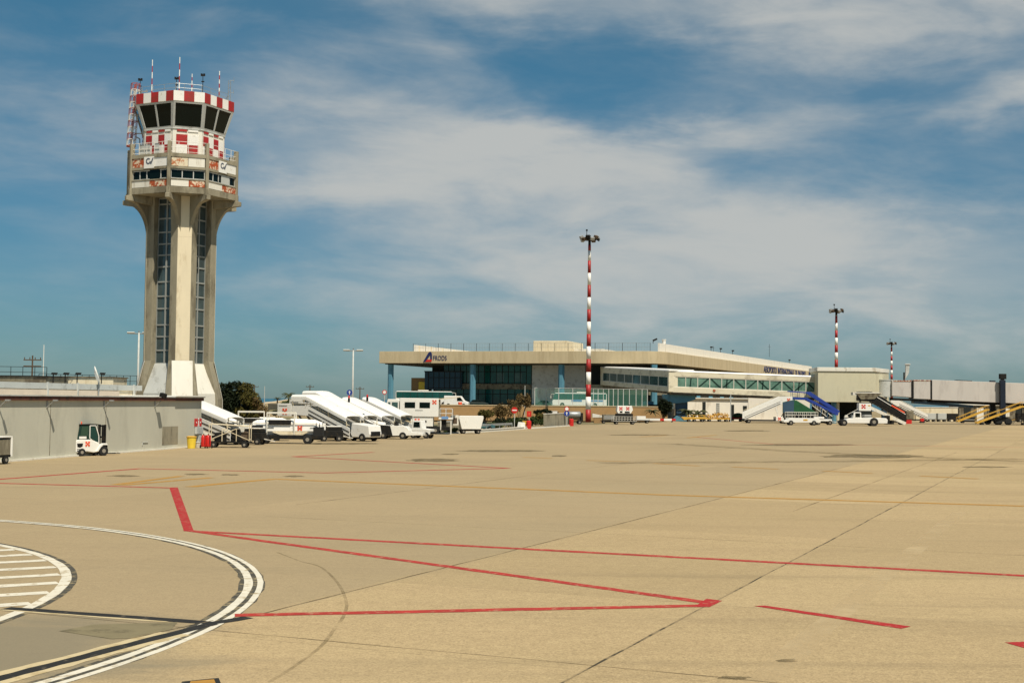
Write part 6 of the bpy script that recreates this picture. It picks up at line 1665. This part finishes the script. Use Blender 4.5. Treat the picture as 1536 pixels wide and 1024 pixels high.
b = MB(); b.box(-2.3, 1.1, -.8, .8, .7, 1.1); b.box(-2.4, -.4, -.85, .85, 1.11, 1.55); b.build('body', M['white'], t, bevel=.05); wheels(t, (.7,), .8, .42, .25); wheels(t, (-1.5,), .8, .3, .2); b = MB(); b.beam((1.0, 0, .7), (3.0, 0, .5), .1, .1); b.box(2.3, 3.3, -.4, .4, .4, .9); b.build('drawbar', M['offwhite'], t)
# blue stair with green tarpaulin
t = veh('maintenance_stair', 'dark blue maintenance stair with open frame behind the green tarpaulin', 'maintenance stair', 1215, 634.8, 0)
b = MB()
zA = 5.2
for y in (-.8, .8):
    b.beam((-4.2, y, zA), (-1.0, y, zA - .15), .16, .42); b.beam((-1.0, y, zA - .1), (5.6, y, 1.9), .16, .5); b.beam((-4.5, y, zA + 1.35), (-.4, y, zA + 1.1), .12, .22); b.beam((-.4, y, zA + 1.15), (5.8, y, 2.4), .16, .55)
b.build('stringer', M['blue'], t)
b = MB()
for y in (-.8, .8):
    for x in (-3.8, -2.4, -1.0): b.beam((x, y, zA), (x, y, zA + 1.3), .08, .08)
    b.beam((3.4, y, 0), (3.4, y, 2.9), .2, .3); b.beam((-3.6, y, 0), (-3.4, y, zA), .2, .25); b.beam((1.6, y, 0), (2.4, y, 3.5), .15, .2)
b.build('leg_frame', M['bluedk'], t)
b = MB()
for i in range(12): x = -.8 + i * .52; z = zA - .15 - (x + 1.0) * .47; b.box(x, x + .4, -.75, .75, z - .05, z)
b.build('steps', M['dark'], t)
b = MB(); b.beam((.3, -.82, 4.6), (4.4, -.82, 1.5), .05, .12); b.beam((.3, -.82, 3.7), (3.6, -.82, 1.2), .05, .12)
for i in range(8): x = .4 + i * .5; b.beam((x, -.82, 4.5 - i * .38), (x, -.82, 3.6 - i * .37), .05, .06)
b.build('side_lattice', M['offwhite'], t)
for x in (-3.5, 3.4): wheels(t, (x,), .9, .4, .25)
t = veh('tarpaulin', 'green and blue tarpaulin hung in a triangle under the blue stair', 'tarpaulin', 1196, 635.6, 0)
b = MB(); b.prism([(-2.9, 2.2), (4.0, 2.2), (-.2, 4.7), (-1.2, 4.7), (-2.9, 4.3)], -.3, .3, 'y', 0); b.build('cloth', M['green'], t, bevel=.04); b = MB(); b.prism([(-2.9, 2.25), (-.8, 2.25), (-.7, 4.55), (-1.2, 4.65), (-2.9, 4.25)], -.36, -.31, 'y'); b.build('blue_cloth', M['bluedk'], t); b = MB(); b.box(-2.8, 3.8, -.5, .5, 1.2, 2.19); b.box(-2.6, -2.4, -.4, .4, 0, 1.2); b.box(3.2, 3.4, -.4, .4, 0, 1.2); b.build('frame', M['darkint'], t)
# pushback tractor
t = veh('pushback_tractor', 'white pushback tractor with a small cab and big black wheels', 'tractor', 1293, 638.6, 180)
b = MB(); b.prism([(-4.4, .5), (3.2, .5), (3.3, 1.0), (3.0, 1.35), (1.9, 1.45), (-2.0, 1.55), (-4.2, 1.5), (-4.5, 1.2)], -1.2, 1.2, 'y'); b.build('body', M['white'], t, bevel=.08)
wheels(t, (-1.9,), 1.18, .78, .45); wheels(t, (3.6,), 1.0, .6, .4)
b = MB(); b.prism([(.4, 1.46), (2.0, 1.46), (1.8, 2.55), (.45, 2.55)], -.1, 1.15, 'y'); cb = b.build('cab', M['white'], t, bevel=.08); b = MB(); b.box(.65, 1.55, 1.15, 1.17, 1.65, 2.4); b.build('cab_window', M['glassdk'], cb); b = MB(); b.box(1.86, 1.9, .1, .95, 1.6, 2.4); b.build('windscreen', M['glassdk'], cb)
b = MB(); b.box(-4.9, -4.4, -1.0, 1.0, .4, 2.0); b.box(-5.8, -4.9, -.6, .6, .4, 1.1); b.build('rear_coupling', M['dark'], t); b = MB(); b.box(-5.5, -4.95, .2, 1.0, 1.2, 2.0); b.build('rear_lamp_box', M['cream'], t); b = MB(); b.box(-1.6, -.2, -1.0, .9, 1.56, 2.1); b.build('engine_cover', M['grey'], t, bevel=.1)
b = MB(); b.box(3.0, 4.4, -.5, .5, .5, .95); b.build('front_coupling', M['dark'], t)
# dark stair seen from below, leaning right, with the white emblem box
t = veh('boarding_stair', 'dark sided boarding stair rising left with flared landing above the pushback tractor', 'boarding stair', 1322, 636.2, -4)
air_stair(t, L=9.6, zlow=.9, ztop=4.9, plat=2.6, canopy=None, bal=1.75, W=1.1, side='dark', hood=None)
b = MB(); b.prism([(-5.3, 6.35), (-.2, 6.35), (-1.6, 5.15), (-4.3, 5.0)], -1.3, -1.2, 'y'); b.build('landing_flare', M['concrete_dk'], t)
b = MB(); b.box(-5.4, -.1, -1.34, -1.28, 6.3, 6.5); b.box(-5.9, -5.2, -1.2, 1.2, 5.9, 6.5); b.build('landing_lip', M['offwhite'], t)
b = MB(); b.beam((-2.8, -1.25, 3.55), (4.6, -1.25, .2), .1, .62); b.build('lower_stringer', M['offwhite'], t); b = MB(); b.beam((-1.2, -1.23, 5.6), (4.6, -1.23, 2.1), .06, .12); b.build('white_stripe', M['white'], t)
b = MB(); b.beam((1.8, -1.26, 3.9), (4.4, -1.26, 2.45), .05, .3); b.build('red_stripe', M['orange_red'], t)
b = MB(); b.box(4.3, 6.3, -1.0, 1.0, 1.0, 2.9); b.build('drive_box', M['concrete_dk'], t, bevel=.2); b = MB(); b.box(4.6, 5.9, -.9, .9, .2, .98); b.build('drive_base', M['brightred'], t)
t2 = veh('stair_cab', 'white emblem box and black hood standing left under the dark stair', 'stair cab', 1296, 637.0, 0)
b = MB(); b.box(-1.2, 1.2, -.8, .8, 2.75, 4.25); b.build('box', M['white'], t2, bevel=.04); emblem(t2, -.3, -.81, 3.6, .75, mi='brightred'); b = MB(); b.box(.6, 1.0, -.82, -.79, 3.7, 3.9); b.build('yellow_plate', M['yellow'], t2)
b = MB(); b.prism([(-3.4, .3), (1.2, .3), (1.2, 2.7), (-1.9, 2.7), (-2.9, 1.5)], -.7, .7, 'y'); b.build('hood', M['darkint'], t2); b = MB(); b.beam((-3.9, -.5, 1.7), (-1.0, -.5, 3.3), .06, .08); b.prism([(-4.0, 1.4), (-3.2, 1.5), (-3.4, 1.9), (-3.8, 1.9)], -.6, -.2, 'y'); b.build('mirror_arm', M['offwhite'], t2)
r4 = veh('boarding_stair', 'plain white boarding stair partly hidden right of the dark sided stair', 'boarding stair', 1364, 633, -5)
air_stair(r4, L=8.0, zlow=.8, ztop=3.9, plat=1.5, canopy=None, bal=1.1, hood=None)
# background dollies right
for u, lab in ((1396, 'pale grey box dolly left of its twin under the telescopic bridge'), (1412, 'pale grey box dolly right of its twin under the telescopic bridge')):
    t = veh('box_dolly', lab, 'dolly', u, 632.3, 0, 'grey box dollies'); dolly(t, 2.0); b = MB(); b.box(-1.05, 1.05, -.8, .8, .6, 2.05); b.build('container', M['ltgrey'], t, bevel=.04)
t = veh('box_dolly', 'dark box dolly right of the pale pair under the telescopic bridge', 'dolly', 1428, 632, 0); dolly(t, 2.2); b = MB(); b.box(-1.25, 1.25, -.8, .8, .6, 2.0); b.build('container', M['dark'], t, bevel=.04)
t = veh('cone_cart', 'small red hose cart beside the plain white stair', 'cart', 1383, 634, 0); b = MB(); b.box(-.4, .4, -.3, .3, .3, 1.0); b.build('body', M['brightred'], t); wheels(t, (-.3, .3), .35, .2, .12, False)
# yellow ladders
def yellow_stair(t, L, ztop, plat, n=10):
    x1 = L / 2; x0 = x1 - (L - plat)
    for s in (-1, 1):
        b = MB(); b.beam((x1, s * .55, .35), (x0, s * .55, ztop), .1, .32); b.beam((x0, s * .55, ztop), (x0 - plat, s * .55, ztop), .1, .32); b.build('stringer', M['yellow'], t)
        b = MB(); b.tube((x1, s * .6, 1.25), (x0, s * .6, ztop + .95), .05, 6); b.tube((x0, s * .6, ztop + .95), (x0 - plat, s * .6, ztop + .95), .05, 6)
        for i in range(5):
            x = x1 + (x0 - x1) * i / 4; z = .35 + (ztop - .35) * i / 4; b.tube((x, s * .6, z), (x, s * .6, z + .92), .035, 6)
        b.build('handrail', M['yellow'], t)
    b = MB()
    for i in range(n): x = x1 + (x0 - x1) * i / n; z = .35 + (ztop - .35) * i / n; b.box(x - .35, x, -.5, .5, z - .04, z)
    b.build('steps', M['trunk'], t)
    b = MB(); b.box(x0 - plat, x0, -.55, .55, ztop - .1, ztop - .02); b.build('landing', M['yellow'], t)
    b = MB()
    for s in (-.5, .5): b.beam((x0 - .3, s, ztop - .2), (x0 - .3, s, .3), .1, .1); b.beam((x0 - .3, s, ztop * .5), (x0 + 2.0, s, .4), .08, .08)
    b.box(x0 - 1, x1, -.5, .5, .28, .36); b.build('undercarriage', M['dark'], t); wheels(t, (x0 - .4, x1 - 1.2), .6, .28, .18, False)
    return t
yellow_stair(veh('maintenance_stair', 'smaller yellow maintenance stair left of the bridge wheels', 'maintenance stair', 1464, 634.5, 180, 'yellow maintenance stairs'), 8.6, 3.1, 1.8)
yellow_stair(veh('maintenance_stair', 'larger yellow maintenance stair crossing in front of the bridge wheels', 'maintenance stair', 1505, 637.3, 180, 'yellow maintenance stairs'), 11.5, 3.9, 2.0)
# things under the bridge at the right edge
def pickup(t, m, dark=True):
    b = MB(); b.prism([(-2.4, .4), (2.3, .4), (2.4, .9), (1.2, 1.1), (.7, 1.75), (-.6, 1.75), (-.7, 1.1), (-2.4, 1.1)], -.85, .85, 'y'); bd = b.build('body', m, t, bevel=.06); b = MB(); b.prism([(-.5, 1.15), (1.0, 1.15), (.6, 1.65), (-.5, 1.65)], -.87, -.84, 'y'); b.build('window', M['glassdk'], bd); wheels(t, (-1.5, 1.5), .78, .36, .22); return t
pickup(veh('service_pickup', 'white pickup in the background between the yellow stairs', 'pickup', 1476, 631, 180), M['white'])
pickup(veh('service_pickup', 'white pickup in the background right of the bridge wheels', 'pickup', 1516, 631.5, 180), M['white'])
t = veh('generator_trailer', 'dark generator trailer in the background right of the bridge wheels at the edge', 'generator', 1534, 633, 0); b = MB(); b.box(-1.6, 1.6, -.8, .8, .6, 2.3); b.build('housing', M['dark'], t, bevel=.06); wheels(t, (-.9, .9), .8, .45, .25); b = MB(); b.beam((-1.6, 0, .7), (-3.0, 0, .5), .1, .1); b.build('drawbar', M['yellow'], t)
t = veh('storage_block', 'low dark storage block behind the smaller yellow stair', 'storage', 1452, 632.2, 0); b = MB(); b.prism([(-1.8, 0), (1.6, 0), (1.9, 1.1), (-1.6, 1.2)], -.6, .6, 'y'); b.build('body', M['dark'], t, bevel=.04); b = MB(); b.box(-1.5, 1.4, -.62, -.6, .4, .6); b.build('stripe', M['grey'], t)
# ------------------------------------------------------------------ trees and plants
def tree(name, lab, cat, base, clumps, n, size, mats, trunks, group=None):
    t = thing(name, lab, cat, base, group=group)
    b = MB()
    for p in trunks:
        for (a, ra), (c, rc) in zip(p[:-1], p[1:]): b.tube(a, c, ra, 7, rc)
    b.build('trunk', M['trunk'], t)
    b = leaf_cloud(MB(), clumps, n, size); b.build('crown', mats, t, norm=False); return t
YD = 143
p = at(352, 0, YD); base = Vector((p.x, p.y, 0)); k = YD / F
def cl(u, v, ru, rv, mi, dy=0, u0=352, Y=YD, bz=None):
    q = at(u, v, Y); return (q.x - at(u0, 0, Y).x, dy, q.z - (bz or 0), ru * Y / F, ru * Y / F * .9, rv * Y / F, mi)
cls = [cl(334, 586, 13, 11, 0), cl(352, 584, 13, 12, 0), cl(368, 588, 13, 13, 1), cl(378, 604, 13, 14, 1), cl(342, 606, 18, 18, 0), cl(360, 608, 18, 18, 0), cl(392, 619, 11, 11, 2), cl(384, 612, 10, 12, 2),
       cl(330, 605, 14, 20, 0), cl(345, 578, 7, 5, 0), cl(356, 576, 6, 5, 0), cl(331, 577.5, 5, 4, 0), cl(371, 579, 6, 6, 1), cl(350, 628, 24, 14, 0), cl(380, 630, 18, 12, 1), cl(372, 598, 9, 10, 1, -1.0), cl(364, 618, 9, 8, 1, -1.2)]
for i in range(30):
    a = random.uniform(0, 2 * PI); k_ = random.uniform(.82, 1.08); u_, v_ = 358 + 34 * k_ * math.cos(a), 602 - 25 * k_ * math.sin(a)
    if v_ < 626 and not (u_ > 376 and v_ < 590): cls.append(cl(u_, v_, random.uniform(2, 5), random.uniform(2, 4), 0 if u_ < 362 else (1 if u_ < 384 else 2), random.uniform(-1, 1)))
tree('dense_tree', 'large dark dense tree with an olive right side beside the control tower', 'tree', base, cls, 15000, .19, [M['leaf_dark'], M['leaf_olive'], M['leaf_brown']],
     [[((0, 0, 0), .3), ((.2, 0, 2), .22), ((-.6, .2, 4.2), .1)], [((.2, 0, 1.6), .18), ((1.4, -.2, 3.8), .08)], [((0, 0, 1.2), .16), ((-1.4, .2, 3.6), .07)]])
# palm and shrubs on the slope
def palm(lab, u, vtop, vbase, Y, fr, n=18, name='palm_tree', m='leaf_palm', zb=None, trunk=True):
    tp, bs = at(u, vtop, Y), at(u, vbase, Y); t = thing(name, lab, 'palm' if trunk else 'plant', bs); h = tp.z - bs.z
    b = MB()
    if trunk:
        b.tube((0, 0, -.8), (0, 0, h), .22, 8, .17); b.build('trunk', M['trunk'], t); b = MB()
    for i in range(n):
        a = 2 * PI * i / n + random.uniform(-.2, .2); up = random.uniform(-.2, 1.0); d = Vector((math.cos(a), math.sin(a), 0)); side = Vector((-d.y, d.x, 0))
        pts = [Vector((0, 0, h)) + d * (fr * s) + Vector((0, 0, fr * (up * s - (.55 + .3 * up) * s * s))) for s in (0, .25, .5, .75, 1)]
        for j, (a0, a1) in enumerate(zip(pts[:-1], pts[1:])):
            w0, w1 = [fr * .13 * (1 - abs(2 * s - .8) * .6) for s in (j / 4, (j + 1) / 4)]
            b.add([a0 - side * w0 + Vector((0, 0, -w0 * .6)), a0, a1, a1 - side * w1 + Vector((0, 0, -w1 * .6))], [(0, 1, 2, 3)]); b.add([a0, a0 + side * w0 + Vector((0, 0, -w0 * .6)), a1 + side * w1 + Vector((0, 0, -w1 * .6)), a1], [(0, 1, 2, 3)])
    b.build('crown', M[m], t, norm=False); return t
palm('small palm tree on the slope left of the white stairs', 433, 591, 603, 300, 1.7)
palm('tiny distant palm left of the small palm on the slope', 416, 597, 604, 380, 1.3, 12)
def bush(name, lab, u, v, Y, ru, rv, n, size, m, zfloor=None, ntr=3, group=None):
    c = at(u, v, Y); zb = 0 if zfloor is None else zfloor; base = Vector((c.x, c.y, zb)); s = Y / F; t = thing(name, lab, 'shrub', base, group=group); cz = c.z - zb; rx, rz = ru * s, rv * s
    b = MB(); clumps = []
    for i in range(max(3, int(ru / 3))):
        ox = random.uniform(-.7, .7) * rx; oz = random.uniform(-.35, .45) * rz; clumps.append((ox, random.uniform(-.4, .4) * rx, cz + oz, rx * random.uniform(.3, .5), rx * .4, rz * random.uniform(.35, .6), 0)); b.tube((ox * .1, 0, 0), (ox, 0, cz + oz), .09, 6, .03)
    b.build('stem', M['trunk'], t)
    b = leaf_cloud(MB(), clumps, n, size); b.build('foliage', M[m], t, norm=False); return t
bush('shrub', 'dark green bushes below the small palm on the slope', 434, 603, 290, 12, 6, 700, .28, 'leaf_green', at(434, 609, 290).z)
bush('shrub', 'low dark shrub behind the white emblem box of the nearest stair', 418, 619, 200, 8, 6, 500, .25, 'leaf_dark', 0)
bush('shrub', 'bright green bush before the short grey wall by the white box cart', 678, 645, 162, 12, 6, 900, .12, 'leaf_green', 0)
for u, v, Y, ru, rv, m, lab in ((768, 634, 210, 13, 7, 'leaf_green', 'mid green low shrub just left of the no entry sign pole'), (742, 639, 196, 12, 5, 'leaf_green', 'lowest green shrub close behind the guard rail'), (812, 626, 232, 9, 8, 'leaf_olive', 'olive shrub leaning against the left end of the grey ramp wall'), (728, 621, 226, 10, 13, 'leaf_olive', 'olive shrub at the left end of the shrub row by the van'), (742, 617, 230, 13, 12, 'leaf_brown', 'brownish shrub second from the left in the shrub row'), (760, 612, 234, 14, 14, 'leaf_brown', 'dry brown shrub left of the no entry sign'),
                            (780, 605, 240, 12, 13, 'leaf_brown', 'tall dry shrub right of the no entry sign by the slim pole'), (752, 634, 214, 16, 8, 'leaf_dark', 'dark low shrub under the row behind the guard rail'), (786, 632, 220, 12, 8, 'leaf_dark', 'dark low shrub behind the yellow bin and red drum'), (806, 634, 226, 10, 9, 'leaf_green', 'green shrub between the red plate sign and the grey ramp wall'), (815, 618.5, 240, 10, 5, 'leaf_dark', 'rounded dark shrub left of the small white cabin'), (728, 640, 205, 16, 6, 'leaf_dark', 'dark shrub beside the teal car and white box cart')):
    bush('shrub', lab, u, v, Y, ru * 1.35, rv * 1.15, 1100, .24, m, 0, group='shrubs along the sunken lane')
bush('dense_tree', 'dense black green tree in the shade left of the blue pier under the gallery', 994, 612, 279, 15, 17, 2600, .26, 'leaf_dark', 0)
palm('left spiky palm plant right of the blue pier before the white building', 1031, 617, 631, 283, 2.2, 20, 'spiky_plant', trunk=False)
palm('right spiky palm plant before the dark door of the white building', 1047, 619, 631, 284, 2.4, 22, 'spiky_plant', trunk=False)
palm('spiky dark palm plant left of the dense tree under the gallery', 979, 617, 632, 277, 1.8, 16, 'spiky_plant', trunk=False)
